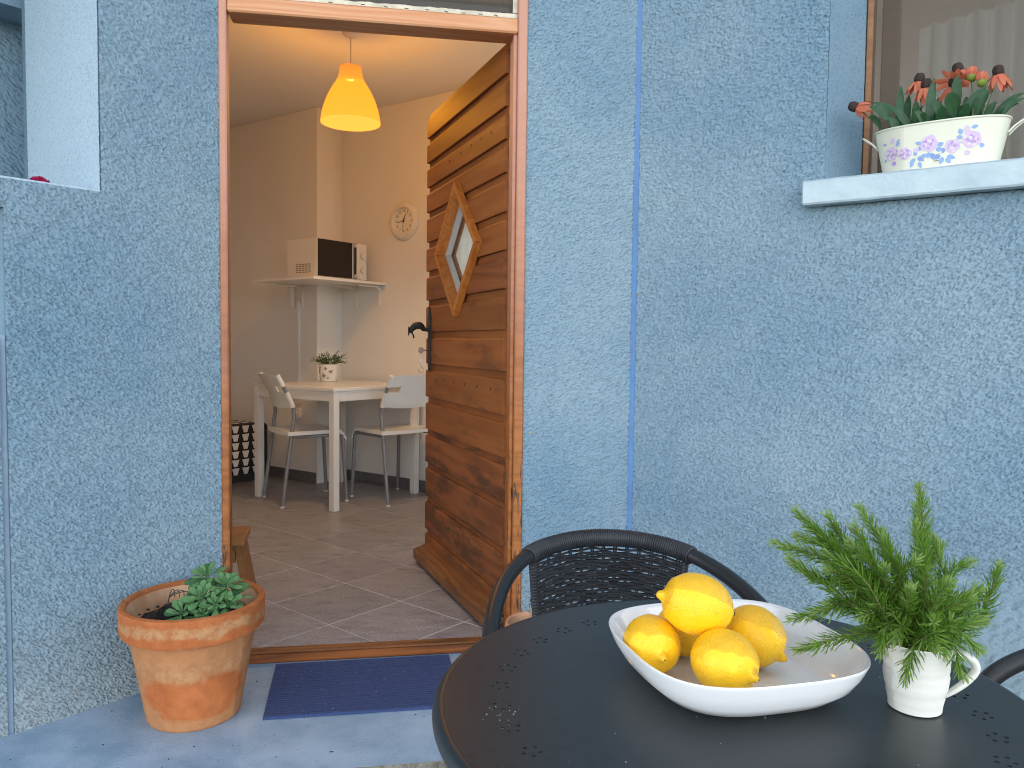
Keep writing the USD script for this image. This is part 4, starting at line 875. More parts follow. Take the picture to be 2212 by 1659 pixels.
for tx, z, l, w, an, dk in ((.790, 1.585, .014, .004, 60, 0), (.787, 1.580, .013, .004, 30, 0), (.764, 1.588, .012, .003, 170, 0), (.838, 1.540, .020, .0055, 220, 0), (.842, 1.541, .020, .005, 330, 1), (.836, 1.546, .014, .005, 80, 0), (.832, 1.535, .019, .005, 250, 0), (.846, 1.530, .018, .005, 290, 0), (.852, 1.575, .017, .005, 160, 0), (.853, 1.567, .016, .005, 210, 1), (.890, 1.566, .016, .006, 20, 0), (.886, 1.559, .018, .006, -20, 0), (.870, 1.552, .016, .006, 260, 0), (.876, 1.549, .02, .006, 290, 1), (.862, 1.549, .018, .006, 230, 0), (.905, 1.546, .014, .004, 100, 1), (.898, 1.540, .02, .006, 200, 1), (.903, 1.536, .02, .006, 250, 0), (.912, 1.537, .022, .006, -20, 0), (.910, 1.532, .018, .006, -50, 0), (.945, 1.588, .016, .006, 110, 0), (.947, 1.580, .014, .006, 170, 0), (.967, 1.602, .016, .005, 15, 0), (.985, 1.556, .012, .006, 10, 0), (.757, 1.546, .007, .004, 0, 0)):
    part(Tb, 'leaf_print', tub_wrap(extrude(seg(leafp((tx + Fx, z + Fz), l, w, an), .004), .00012), .0005 + .0001 * dk), 'print_leaf_dark' if dk else 'print_leaf', smooth=False)
for p_, q_ in (((.793, 1.553), (.803, 1.549)), ((.845, 1.545), (.868, 1.541)), ((.876, 1.541), (.905, 1.5475)), ((.941, 1.566), (.950, 1.571))):
    part(Tb, 'stem_print', tub_wrap(mv(extrude(seg(sg.LineString([p_, q_]).buffer(.0007)), .0001), (Fx, Fz, 0)), .0004), 'print_leaf_dark', smooth=False)

def tubw(tx, off, z): return np.array([tx + Fx, off - TUBC[1], z + Fz])
def petal(l, w, droop, az, seed):
    k = np.linspace(0, 1, 6); r_ = np.random.default_rng(seed); d0 = droop + r_.uniform(-.12, .12)
    ang = np.interp(k, [0, .35, 1], [d0 * .5, d0, d0 + .12]); dx = np.cumsum(np.r_[0, np.cos(ang[1:]) * l / 5]); dz = -np.cumsum(np.r_[0, np.sin(ang[1:]) * l / 5])
    P = np.stack([(.006 + dx) * math.cos(az), (.006 + dx) * math.sin(az), dz], 1); return blade(P, w * np.array([.5, .85, 1.05, 1.05, .8, .2]))
def flower(tx, off, z, axis, label, npet=11, l=.034, seed=0, droop=1.15, base=None):
    """Coneflower head: axis points from the petals to the dark cone."""
    ax = np.array(axis, float); ax /= np.linalg.norm(ax); P0 = tubw(tx, off, z)
    t = room('flower', label, 'flower', *(np.array([-1.178, 2.391]) + TUBC), TZ, 0, 'artificial flowers in the tub')
    x = np.cross([0, 1, .01], ax); x /= np.linalg.norm(x); y = np.cross(ax, x); Rm = np.stack([x, y, ax], 1)
    put = lambda m: trimesh.Trimesh(np.array(m[0] if isinstance(m, tuple) else m.vertices) @ Rm.T + P0, m[1] if isinstance(m, tuple) else m.faces, process=False)
    cn = lathe(catmull([(.0, -.004), (.0115, -.003), (.0138, .003), (.0128, .012), (.009, .019), (0, .0212)], 4), 22); cn.vertices += (meshkit.noise(cn.vertices * 900)[:, None] - .5) * .0016
    part(t, 'cone', put(cn), 'cone_brown', smooth=50)
    for k in range(npet): part(t, 'petal', put(petal(l * 1.1 * (1 + .12 * math.sin(k * 2.3 + seed)), .0066, droop + .18 * math.sin(k * 3.1 + seed), 2 * np.pi * k / npet + .2 * math.sin(k * 1.7 + seed), seed * 50 + k)), 'petal', smooth=True)
    b0 = tubw(*(base or (tx * .7 + .888 * .3, .035, 1.603))); 
    part(t, 'stem', tube(catmull([b0, b0 * .45 + (P0 - ax * .006) * .55 + [0, 0, .006], P0 - ax * .003], 6), .0015, 6), 'stem_green', smooth=True)
    return t
flower(.830, .040, 1.765, (.12, -.05, 1), 'salmon coneflower standing upright over the left half of the tub', 11, .040, 1, .95)
flower(.852, .010, 1.738, (.05, -.2, 1), 'salmon coneflower in front of the upright one with petals hanging straight down', 11, .044, 2, 1.2)
flower(.678, -.005, 1.707, (-1, -.1, .45), 'small salmon coneflower drooping out past the left end of the tub', 10, .040, 3, 1.15, base=(.770, .02, 1.600))
flower(.924, .045, 1.777, (-.35, -.1, 1), 'tallest salmon coneflower with its petals swept to the right', 11, .043, 4, .8)
flower(.915, .015, 1.738, (.25, .75, .5), 'salmon coneflower seen from below with petals fanned to the left', 13, .042, 5, .5)
flower(1.017, .030, 1.748, (-.1, -.15, 1), 'large salmon coneflower at the right end of the tub', 12, .048, 6, 1.0)
def bud(tx, off, z, label, seed):
    t = room('flower_bud', label, 'flower bud', *(np.array([-1.178, 2.391]) + TUBC), TZ, 0, 'half open buds in the tub'); P0 = tubw(tx, off, z)
    part(t, 'calyx', mv(ell((0, 0, 0), (.0125, .0125, .012), 2), P0), 'bud_green', smooth=True)
    for k in range(9):
        a = 2 * np.pi * k / 9; rr = .010; P = np.stack([[(rr * c_) * math.cos(a), (rr * c_) * math.sin(a), h_] for c_, h_ in ((.8, .002), (1.25, .012), (1.1, .021), (.75, .028))]); v, f = blade(P, [.003, .0062, .005, .001], n0=(math.cos(a), math.sin(a), .2)); part(t, 'petal', (v + P0, f), 'petal', smooth=True)
    part(t, 'stem', tube(catmull([tubw(tx, .035, 1.603), P0 * .5 + tubw(tx, .035, 1.603) * .5 + [.003, 0, 0], P0 - [0, 0, .008]], 5), .0015, 6), 'stem_green', smooth=True)
bud(.958, .015, 1.744, 'half open salmon bud on the left of the two buds', 1); bud(.983, .000, 1.722, 'half open salmon bud on the right beside the large flower', 2)
t = room('flower_foliage', 'dark green leaves of the artificial flowers filling the tub', 'leaves', *(np.array([-1.178, 2.391]) + TUBC), TZ)
def bleaf(base, tip, w, off0, off1, nz=(0, -1, .35), bend=.012):
    A, B2 = tubw(base[0], off0, base[1]), tubw(tip[0], off1, tip[1]); k = np.linspace(0, 1, 8)[:, None]; P = A + (B2 - A) * k + np.array([0, -.3, 1.]) * bend * np.sin(np.pi * k)
    return blade(P, w * .88 * np.array([.25, .55, .85, 1., .98, .8, .5, .05]), n0=nz)
for bs, tp, w, o0, o1 in (((.790, 1.605), (.786, 1.758), .0125, .02, .03), ((.800, 1.61), (.803, 1.738), .012, .04, .06), ((.83, 1.60), (.772, 1.690), .012, .01, -.01), ((.82, 1.64), (.716, 1.716), .0095, .02, .0), ((.775, 1.645), (.719, 1.693), .016, -.01, -.035), ((.745, 1.638), (.712, 1.667), .010, .0, -.02), ((.800, 1.60), (.766, 1.657), .013, -.01, -.03), ((.862, 1.61), (.873, 1.752), .0135, .0, -.01), ((.868, 1.62), (.884, 1.713), .013, .03, .04), ((.905, 1.615), (.872, 1.690), .0135, -.01, -.03), ((.925, 1.63), (.928, 1.757), .0145, .01, -.01), ((.925, 1.635), (.913, 1.696), .019, -.025, -.045), ((.935, 1.62), (.998, 1.706), .0155, .0, -.02), ((.972, 1.632), (1.007, 1.688), .0155, -.025, -.04), ((.955, 1.62), (.945, 1.70), .013, .03, .03), ((1.0, 1.63), (1.078, 1.694), .009, .04, .05), ((1.005, 1.62), (1.080, 1.672), .0095, .02, .02), ((1.0, 1.61), (1.066, 1.664), .009, .03, .03), ((1.030, 1.625), (1.075, 1.668), .0085, .0, .01), ((.875, 1.6), (.832, 1.662), .014, -.01, -.04), ((.89, 1.6), (.905, 1.663), .014, -.02, -.05), ((.94, 1.6), (.96, 1.66), .015, -.01, -.05), ((.80, 1.6), (.845, 1.69), .012, .03, .02), ((.90, 1.61), (.96, 1.70), .012, .05, .06), ((.79, 1.6), (.80, 1.70), .012, .05, .09), ((.86, 1.6), (.85, 1.70), .012, .06, .09), ((.96, 1.6), (.985, 1.69), .012, .05, .08), ((.84, 1.6), (.86, 1.655), .014, -.01, -.04), ((.99, 1.6), (1.02, 1.66), .012, -.01, -.03), ((.83, 1.62), (.828, 1.705), .012, .03, .01), ((.76, 1.61), (.80, 1.67), .013, .02, .0), ((.92, 1.6), (.89, 1.68), .014, .03, .03)):
    part(t, 'leaf', bleaf(bs, tp, w, o0, o1), 'flower_leaf', smooth=True)

# pink rose lying on the parapet at the left
pk = np.array([-1.283, 2.125])
t = thing('rose', 'pink rose bloom lying on the parapet at upper left', 'flower', (*pk, 1.434), 0)
for k in range(16):
    a = k * 2.4; r_ = .004 + .0016 * k; h_ = .030 - .0012 * k; P = np.array([[r_ * .5 * math.cos(a), r_ * .5 * math.sin(a), .004], [r_ * .9 * math.cos(a), r_ * .9 * math.sin(a), h_ * .6], [r_ * 1.15 * math.cos(a), r_ * 1.15 * math.sin(a), h_], [r_ * 1.5 * math.cos(a), r_ * 1.5 * math.sin(a), h_ * .92]])
    part(t, 'petal', blade(P, [.004, .009 + .0004 * k, .011 + .0005 * k, .006], n0=(math.cos(a), math.sin(a), .3)), 'petal_pink', smooth=True)
part(t, 'calyx', ell((0, 0, .006), (.011, .011, .006), 2), 'stem_green', smooth=True)

# ------------------------------------------------------------------ terracotta planter by the door
def clay_pot(parent, R, h, rb_, lip, n=72):
    k = R / .19
    prof = catmull([(rb_ - .004, 0), (rb_, .006)], 2).tolist() + [[rb_ + (R - .024 * k - rb_) * s_, .006 + (h - lip - .006) * s_] for s_ in np.linspace(.1, 1, 8)] + [[R - .006 * k, h - lip + .001], [R - .002 * k, h - lip + .008], [R, h - .012], [R - .002 * k, h - .004], [R - .009 * k, h], [R - .018 * k, h - .003], [R - .022 * k, h - .012]]
    inner = [[R - .022 * k, h - .012]] + [[R - .024 * k - (R - rb_) * .9 * s_, h - .012 - (h - .05) * s_] for s_ in np.linspace(.1, .9, 7)] + [[0, h * .12]]
    part(parent, 'pot', lathe([[0, 0]] + prof, n), 'terracotta' if R > .15 else 'terracotta_plain', smooth=35)
    part(parent, 'pot_lining', lathe(inner, n), 'terracotta_inside', smooth=40)
PT = np.array([-.868, 2.105])
Pp = thing('potted_plant', 'large weathered terracotta pot with fleshy green plant left of the doorstep', 'potted plant', (*PT, .0005), 0)
clay_pot(Pp, .188, .322, .122, .078)
sz = .262; V = []
aa = np.linspace(0, 2 * np.pi, 40, endpoint=False); rr = np.linspace(0, .148, 14)
RR, AA = np.meshgrid(rr, aa, indexing='ij'); X, Y = RR * np.cos(AA), RR * np.sin(AA); Z = sz + .022 * (meshkit.fbm(np.stack([X * 28, Y * 28, X * 0], -1), 4, 3) - .5) + .035 * np.exp(-((X + .05)**2 + (Y + .02)**2) / .003) + .012 * np.exp(-((X - .05)**2 + (Y)**2) / .006)
F = []
n = len(aa)
for i in range(13):
    for k in range(n): l = (k + 1) % n; F += [[i * n + k, (i + 1) * n + k, (i + 1) * n + l], [i * n + k, (i + 1) * n + l, i * n + l]]
part(Pp, 'soil', trimesh.Trimesh(np.stack([X, Y, Z], -1).reshape(-1, 3), F, process=False), 'soil', smooth=True)
cr_ = np.random.default_rng(12); cl = []
for _ in range(90):
    a, d_ = cr_.uniform(0, 6.28), abs(cr_.normal()) * .035; m = pebble_mesh(int(cr_.integers(99))); m.apply_scale(cr_.uniform(.003, .009)); cl.append(mv(m, (-.05 + d_ * math.cos(a), -.02 + d_ * math.sin(a), sz + .022 + .02 * math.exp(-d_**2 / .002) + cr_.uniform(-.012, .004))))
part(Pp, 'soil_crumbs', cat(cl), 'soil', smooth=False, kind='stuff')
def fleshy(l, w, az, el, seed):
    k = np.linspace(0, 1, 8); r_ = np.random.default_rng(seed); e_ = el - .25 * k**1.5 + r_.uniform(-.1, .1)
    P = np.stack([np.cumsum(np.cos(e_)) * l / 8 * math.cos(az), np.cumsum(np.cos(e_)) * l / 8 * math.sin(az), np.cumsum(np.sin(e_)) * l / 8], 1)
    wd = w * np.array([.22, .28, .42, .66, .92, 1., .82, .30]); T = np.gradient(P, axis=0); T /= np.linalg.norm(T, axis=1, keepdims=True)
    S = np.cross(T, [0, 0, 1.]); S /= np.linalg.norm(S, axis=1, keepdims=True) + 1e-9; N = np.cross(S, T); V = []
    for i in range(8):
        for c_, h_ in ((-1, .12), (-.55, .0), (0, -.06), (.55, .0), (1, .12), (.5, -.14), (0, -.20), (-.5, -.14)): V.append(P[i] + S[i] * wd[i] * c_ + N[i] * wd[i] * (h_ if i not in (0, 7) else h_ * .6))
    F = []
    for i in range(7):
        for q in range(8): l2 = (q + 1) % 8; F += [[i * 8 + q, i * 8 + l2, (i + 1) * 8 + l2], [i * 8 + q, (i + 1) * 8 + l2, (i + 1) * 8 + q]]
    V.append(P[-1] + T[-1] * l * .035); 
    for q in range(8): F.append([7 * 8 + q, 7 * 8 + (q + 1) % 8, 64])
    return np.array(V), np.array(F)
def rosette(c, axis, R, n, seed, root):
    ax = np.array(axis, float); ax /= np.linalg.norm(ax); x = np.cross([0, 1, 0.1], ax); x /= np.linalg.norm(x); Rm = np.stack([x, np.cross(ax, x), ax], 1); c = np.array(c)
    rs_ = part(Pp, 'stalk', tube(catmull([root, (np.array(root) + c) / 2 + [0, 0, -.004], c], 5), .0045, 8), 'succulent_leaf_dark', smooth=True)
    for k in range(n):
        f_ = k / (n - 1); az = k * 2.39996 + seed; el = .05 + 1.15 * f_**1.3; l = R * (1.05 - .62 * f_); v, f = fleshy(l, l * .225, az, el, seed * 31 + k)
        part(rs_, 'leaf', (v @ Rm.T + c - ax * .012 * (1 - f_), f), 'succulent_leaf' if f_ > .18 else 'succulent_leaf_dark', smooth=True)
for c_, ax_, R_, n_, r0_ in (((-.004, -.088, .330), (-.15, -.62, .8), .066, 16, (.01, -.05, .26)), ((.044, -.07, .375), (.05, -.62, .75), .066, 17, (.03, -.03, .26)), ((.030, -.005, .425), (-.1, -.40, .9), .064, 15, (.03, -.02, .26)),
                           ((.092, -.035, .402), (.25, -.38, .9), .064, 16, (.05, -.01, .26)), ((.108, -.066, .352), (.35, -.55, .75), .060, 14, (.06, -.03, .26)), ((.072, .025, .385), (.1, -.1, 1.), .066, 12, (.05, .01, .26)),
                           ((.055, -.098, .328), (.1, -.7, .65), .052, 13, (.04, -.05, .26)), ((.012, -.04, .362), (-.4, -.4, .85), .056, 12, (.02, -.03, .26)), ((.112, -.01, .362), (.4, -.2, .85), .054, 12, (.06, -.01, .26)), ((.082, -.085, .358), (.1, -.6, .75), .056, 13, (.05, -.04, .26))):
    rosette((c_[0] + .010, c_[1], .262 + (c_[2] - .262) * .80 - .006), ax_, R_ * .94, n_, len(_used) % 97, r0_)
tw = [tube(catmull([(-.055, -.02, .27), (-.058, -.022, .325), (-.045 + k * .012, -.024, .352 - .002 * k), (-.040 + k * .013, -.026, .33)], 5), .0012, 5) for k in range(4)]
part(Pp, 'dry_stalk', cat(tw), 'dark_twig', smooth=True)

# second clay pot behind the chair with dried roots
P2 = thing('dried_plant', 'small clay pot with dried roots against the wall behind the black chair', 'potted plant', (.085, 2.37, .0005), 0)
clay_pot(P2, .098, .170, .068, .045, 48)
part(P2, 'soil', lathe([(0, .12), (.078, .12), (.078, .138), (.03, .150), (0, .152)], 24), 'soil', smooth=40)
dr = np.random.default_rng(21)
for k in range(26):
    a = dr.uniform(-2.2, 2.2); p0 = np.array([.02, -.01, .15]); e = np.array([.03 + .055 * math.cos(a + 1.5), -.06 + .03 * math.sin(a), .17 + dr.uniform(-.05, .06)])
    md = (p0 + e) / 2 + np.array([dr.uniform(-.02, .03), -.02, dr.uniform(.04, .085)]); part(P2, 'root', tube(catmull([p0, md, e], 5), .0011 + .0009 * dr.random(), 5), 'dark_twig' if k % 3 == 0 else 'dry_twig', smooth=True)

# ------------------------------------------------------------------ door mat
mo = np.array([-.735, 2.412]); mu_ = np.array([.9855, .170]); mv_ = np.array([.196, -.981]); MW, MD = .545, .362
nu, nv = 60, 181
U, Vv = np.meshgrid(np.linspace(0, MW, nu), np.linspace(0, MD, nv), indexing='ij')
ribs = .0052 + .0046 * np.abs(np.sin(np.pi * Vv / .0134))**.7 + .0012 * (meshkit.noise(np.stack([U * 260, Vv * 400, U * 0], -1)) - .5) + .004 * np.exp(-((MD - Vv) / .02)**2) * (meshkit.noise(np.stack([U * 9, Vv * 0, U * 0], -1)))
wob = (meshkit.noise(np.stack([U * 5, U * 0, U * 0], -1)) - .5) * .006 * Vv / MD
XY = mo + U[..., None] * mu_ + (Vv + wob)[..., None] * mv_
topm = np.concatenate([XY, ribs[..., None]], -1); bot = np.concatenate([XY, np.full_like(U, .0012)[..., None]], -1)
Fm = grid_faces(nu, nv); N0 = nu * nv; ring = [i * nv for i in range(nu)] + [(nu - 1) * nv + j for j in range(1, nv)] + [i * nv + nv - 1 for i in range(nu - 2, -1, -1)] + [j for j in range(nv - 2, 0, -1)]
Wl = []
for i, q in enumerate(ring): r2 = ring[(i + 1) % len(ring)]; Wl += [[q, r2, N0 + r2], [q, N0 + r2, N0 + q]]
mm = trimesh.Trimesh(np.vstack([topm.reshape(-1, 3), bot.reshape(-1, 3)]), np.vstack([Fm, Fm[:, ::-1] + N0, Wl]), process=False); mm.fix_normals()
Mt = thing('door_mat', 'dark blue ribbed door mat on the painted slab before the threshold', 'door mat')
part(Mt, 'mat', mm, 'mat_blue', smooth=40)
lr = np.random.default_rng(8); lint = []
for k in range(22):
    u_, v_ = lr.uniform(.02, MW - .02), lr.uniform(.02, MD - .02); p_ = np.array([*(mo + u_ * mu_ + v_ * mv_), .0105]); a = lr.uniform(0, 3.1); d_ = np.array([math.cos(a), math.sin(a), .1]) * lr.uniform(.0006, .002); lint.append(tube([p_ - d_, p_ + d_], .0005, 4))
part(Mt, 'lint', cat(lint), 'white_fabric', smooth=False, kind='stuff')

# ------------------------------------------------------------------ terrace table
GZ = -.10; TC = np.array([.262, .895]); TT = .62; TRAD = .350
Bt = thing('bistro_table', 'round black metal bistro table with a ring of punched flowers', 'table', (*TC, GZ), 0)
tz = TT - GZ
disc = sg.Point(0, 0).buffer(TRAD - .012, 96); holes = []
for k in range(33):
    a = math.radians(110.8 + k * 360 / 33); c = np.array([.272 * math.cos(a), .272 * math.sin(a)])
    for q in range(5):
        b_ = a + math.radians(72 * q + 36 + 20 * k); holes.append(sg.Point(c[0] + .0092 * math.cos(b_), c[1] + .0092 * math.sin(b_)).buffer(.0026, 4))
plate = disc.difference(shapely.union_all(holes))
part(Bt, 'table_top', extrude(plate, .0022, tz - .0022), 'table_black', smooth=False)
ang = np.linspace(math.pi / 2, -math.pi, 17)
prof = [(TRAD - .0122, tz)] + [(TRAD - .0125 + .0125 * math.cos(x), tz - .0125 + .0125 * math.sin(x)) for x in ang[:-1]] + [(TRAD - .025, tz - .013), (TRAD - .0122, tz - .004)]
part(Bt, 'rim', lathe(prof + [prof[0]], 128), 'table_black', smooth=50)
for k in range(4):
    a = math.radians(45 + 90 * k); c, s_ = math.cos(a), math.sin(a)
    part(Bt, 'leg', tube(catmull([(.27 * c, .27 * s_, .0), (.24 * c, .24 * s_, .12), (.13 * c, .13 * s_, .42), (.19 * c, .19 * s_, tz - .05), (.25 * c, .25 * s_, tz - .0165)], 8), .0095, 10), 'rattan_tube', smooth=True)
aa = np.linspace(0, 2 * np.pi, 40, endpoint=False); part(Bt, 'leg_ring', tube(np.stack([.148 * np.cos(aa), .148 * np.sin(aa), aa * 0 + .38], 1), .007, 8, closed=True), 'rattan_tube', smooth=True)
sp_ = np.random.default_rng(31); sk = []
for k in range(46):
    r_, a = (TRAD - .03) * math.sqrt(sp_.random()), sp_.uniform(0, 6.28); m = pebble_mesh(k); m.apply_scale(sp_.uniform(.00022, .0007)); sk.append(mv(m, (r_ * math.cos(a), r_ * math.sin(a), tz + .0002)))
for k in range(14):
    m = pebble_mesh(k); m.apply_scale(sp_.uniform(.0003, .0008)); sk.append(mv(m, (-.275 + sp_.normal() * .014, -.055 + sp_.normal() * .008, tz + .0002)))
part(Bt, 'dust_specks', cat(sk), 'dust', smooth=False, kind='stuff')

# ------------------------------------------------------------------ rattan chairs
def make_rattan(name, label, loc, rotz, group):
    c = thing(name, label, 'chair', loc, rotz, group)
    half = [(.226, .235, 0), (.232, .225, .30), (.236, .205, .54), (.237, .165, .625), (.234, .09, .668), (.223, 0, .693), (.196, -.10, .714), (.146, -.185, .731), (.075, -.232, .741)]
    path = catmull(half + [(0, -.247, .744)] + [(-x, y, z) for x, y, z in half[::-1]], 8)
    part(c, 'hoop', tube(path, .0138, 14), 'rattan_tube', smooth=True)
    hoop = np.array(path); top = hoop[(hoop[:, 1] < -.05)]; top = top[np.argsort(top[:, 0])]
    # binding round the top of the hoop: one cord wound close
    cen = catmull([p for p in half[6:]] + [(0, -.247, .744)] + [(-x, y, z) for x, y, z in half[6:][::-1]], 30); cen = cen[np.abs(cen[:, 0]) < .158]
    sL = np.r_[0, np.cumsum(np.linalg.norm(np.diff(cen, axis=0), axis=1))]; nring = 78; ss = np.linspace(0, sL[-1], nring * 7)
    cc = np.stack([np.interp(ss, sL, cen[:, k]) for k in range(3)], 1); ph = ss / sL[-1] * nring
    part(c, 'binding', tube(cc, .0156 + .0022 * np.sqrt(np.abs(np.sin(np.pi * ph))), 16), 'rattan', smooth=25)
    # woven back
    def surf(u, w):          # u -1..1 across, w 0 (top) .. 1 (bottom)
        hw = .148 * (1 - w) + .126 * w; x = u * hw
        yt = np.interp(np.clip(u * .148, -.2, .2), top[:, 0], top[:, 1]); zt_ = np.interp(np.clip(u * .148, -.2, .2), top[:, 0], top[:, 2]) - .012
        yb = -.205 + .028 * u * u; zb_ = .43
        y = yt * (1 - w) + yb * w - .018 * np.sin(np.pi * w) * (1 - .5 * u * u); z = zt_ * (1 - w) + zb_ * w; return np.stack([x, y, z], -1)
    ncol = 13; us = np.linspace(-.93, .93, ncol); ww = np.linspace(0, 1, 26)
    st = []
    for u_ in us:
        for du in (-.014, .014): st.append(tube(surf(np.full(26, u_ + du), ww), .0019, 5))
    part(c, 'upright_canes', cat(st), 'rattan', smooth=40, kind='stuff')
    rows = 52; wv = []
    for r in range(rows):
        w0 = .035 + .95 * r / (rows - 1); sgn = 1 if (r // 1) % 2 else -1
        ends = np.linspace(-1, 1, ncol * 4 + 1); P = surf(ends, np.full(len(ends), w0) + .004 * np.sin(r * 1.7))
        osc = .0026 * sgn * np.cos((ends + .93) / (1.86 / (ncol - 1)) * np.pi)
        nrm = np.array([0, -1, .1]); P = P + osc[:, None] * nrm + np.array([0, 0, 1.]) * (.0011 * np.sin(ends * 9 + r))[:, None]
        wv.append(tube(P, .0029 if r > 2 else .0021, 6, flat=1.2))
    part(c, 'weave', cat(wv), 'rattan', smooth=40, kind='stuff')
    eg = []
    for s in (-1, 1):
        w_ = np.linspace(0, 1, 220); P = surf(np.full(220, s * 1.0), w_); eg.append(tube(P, .0062 + .0016 * np.sqrt(np.abs(np.sin(w_ * np.pi * 48))), 9))
    part(c, 'side_binding', cat(eg), 'rattan', smooth=25)
    P = surf(np.linspace(-1, 1, 30), np.full(30, 1.)); part(c, 'back_rail', tube(P, .010, 8), 'rattan_tube', smooth=True)
    for s in (-1, 1): part(c, 'rear_leg', tube(catmull([(s * .19, -.235, 0), (s * .17, -.215, .22), (s * .136, -.188, .43), (s * .136, -.185, .455)], 6), .0115, 10), 'rattan_tube', smooth=True)
    aa = np.linspace(0, 2 * np.pi, 48, endpoint=False); part(c, 'seat_ring', tube(np.stack([.205 * np.cos(aa), .02 + .215 * np.sin(aa), aa * 0 + .43], 1), .013, 10, closed=True), 'rattan_tube', smooth=True)
    sw = []
    for k in range(25):
        x = -.185 + .37 * k / 24; yl = .205 * math.sqrt(max(1 - (x / .205)**2, .02)); t_ = np.linspace(-yl, yl, 22); sw.append(tube(np.stack([t_ * 0 + x, t_ + .02, .432 + .003 * np.sin(t_ * 120 + math.pi * k)], 1), .0032, 5))
        sw.append(tube(np.stack([t_ * 1.04, t_ * 0 + x + .02, .432 - .003 * np.sin(t_ * 120 + math.pi * k)], 1), .0032, 5))
    part(c, 'seat_weave', cat(sw), 'rattan', smooth=40, kind='stuff')
    return c
CG = 'rattan chairs round the bistro table'
ch = make_rattan('rattan_chair', 'black rattan chair with woven back facing the table in front of the door', (.200, 1.290, GZ), -177, CG)
copy_of(ch, 'rattan_chair', 'black rattan chair cut off by the right picture edge behind the jug', (.905, .930, GZ), 93, CG)
setdata(stage.GetPrimAtPath('/World/rattan_chair_001'), category='chair')

# ------------------------------------------------------------------ dish with lemons
DC = np.array([.272, .934]); DR = 14.5
Ds = thing('dish', 'white glazed rounded square dish holding lemons on the black table', 'dish', (*DC, TT + .0004), DR)
def ring_d(R, n=96, e=3.0):
    a = np.linspace(0, 2 * np.pi, n, endpoint=False); q = sup(a, R, R, e); q[:, 0] *= 1.02; q[:, 0] += .12 * 0; return q
outer = [(.0, .0), (.074, .0), (.086, .0012), (.104, .0075), (.1195, .0215), (.129, .0375), (.1338, .0500), (.1348, .0528)]
inner = [(.1342, .0542), (.1324, .0539), (.1298, .0503), (.122, .0345), (.111, .0185), (.098, .0095), (.090, .0076), (0., .0074)]
V, F = [], []
prof = outer + inner; n = 120
for r, z in prof:
    e = 2.6 + .6 * (r / .134); q = ring_d(max(r, 1e-5), n, e); V.append(np.c_[q, np.full(n, z)])
for i in range(len(prof) - 1):
    for k in range(n): l = (k + 1) % n; F += [[i * n + k, i * n + l, (i + 1) * n + l], [i * n + k, (i + 1) * n + l, (i + 1) * n + k]]
dm = trimesh.Trimesh(np.vstack(V), F, process=False)
part(Ds, 'bowl', dm, 'ceramic_white', smooth=50)
def lemon(c, axis, L, r, label, seed, roll=0):
    """axis points to the nippled tip; the other end carries the stem scar."""
    ax = np.array(axis, float); ax /= np.linalg.norm(ax); h = L / 2
    x = h * np.sin(np.linspace(-np.pi / 2, np.pi / 2, 74)); x[:37] *= (h - .0035) / h
    ea_, eb_ = h - .0085, h - .0055; q = np.where(x > 0, x / ea_, -x / eb_)
    Rb_ = r * np.clip(1 - np.clip(q, 0, 1)**2.3, 0, 1)**.56
    Rt = .0064 * np.sqrt(np.clip(1 - ((x - (h - .0105)) / .0105)**2, 0, 1)); Rs = .0052 * np.sqrt(np.clip(1 - ((x + (h - .0085)) / .005)**2, 0, 1))
    R = (Rb_**3 + Rt**3 + Rs**3)**(1 / 3) + .0030 * np.exp(-((x - (h - .0150)) / .0045)**2); R = np.convolve(np.pad(R, 2, mode='edge'), [.1, .22, .36, .22, .1], 'valid'); R[0] = R[-1] = 0
    m = lathe(list(zip(R, x)), 56); v = m.vertices; d_ = meshkit.fbm(v * 48 + seed * 9, 3, seed) - .5
    wr = meshkit.noise(v * 260 + seed, seed) - .5; rr_ = np.linalg.norm(v[:, :2], axis=1, keepdims=True); nr_ = np.c_[v[:, :2] / np.maximum(rr_, 1e-4), v[:, 2:3] * 0]
    rg = np.exp(-((np.abs(v[:, 2:3]) - L * .40) / .008)**2); v = v + nr_ * (d_[:, None] * .0022 + wr[:, None] * (.0002 + .0009 * rg)) * np.clip(rr_ / .006, 0, 1)
    X = np.cross([0, 0, 1.] if abs(ax[2]) < .9 else [1., 0, 0], ax); X /= np.linalg.norm(X); Y = np.cross(ax, X); Rm = np.stack([X, Y, ax], 1)
    t = thing('lemon', label, 'lemon', c, 0, 'lemons in the dish')
    part(t, 'rind', trimesh.Trimesh(v @ Rm.T, m.faces, process=False), 'lemon', smooth=True)
    sc = lathe([(0, .0006), (.0022, .0006), (.0027, -.0002), (.0018, -.0010), (0, -.0009)], 12); sc.vertices[:, 2] += x[0]
    part(t, 'stem_scar', trimesh.Trimesh(sc.vertices @ Rm.T, sc.faces, process=False), 'dark_twig', smooth=False)
    sp2 = ell((0, 0, x[-1] - .0002), (.0011, .0011, .0006), 1); part(t, 'tip_spot', trimesh.Trimesh(sp2.vertices @ Rm.T, sp2.faces, process=False), 'dark_twig', smooth=False)
LEMONS = [((.1735, .928, .6655), (.18, -1, -.05), .082, .0325, 'lemon at the left end of the dish pointing at the viewer'),
          ((.2480, .876, .6660), (.62, -.78, -.12), .086, .0345, 'front lemon lying lowest in the dish with its nipple to the right'),
          ((.3080, .958, .6660), (.62, -.50, -.42), .086, .0340, 'lemon on the right of the pile pointing down to the right'),
          ((.2235, .990, .6600), (-.5, .8, .1), .078, .0300, 'lemon mostly hidden between and behind the others'),
          ((.2265, .928, .7155), (-.93, .05, .22), .094, .0350, 'topmost lemon lying across the pile with its nipple to the left')]
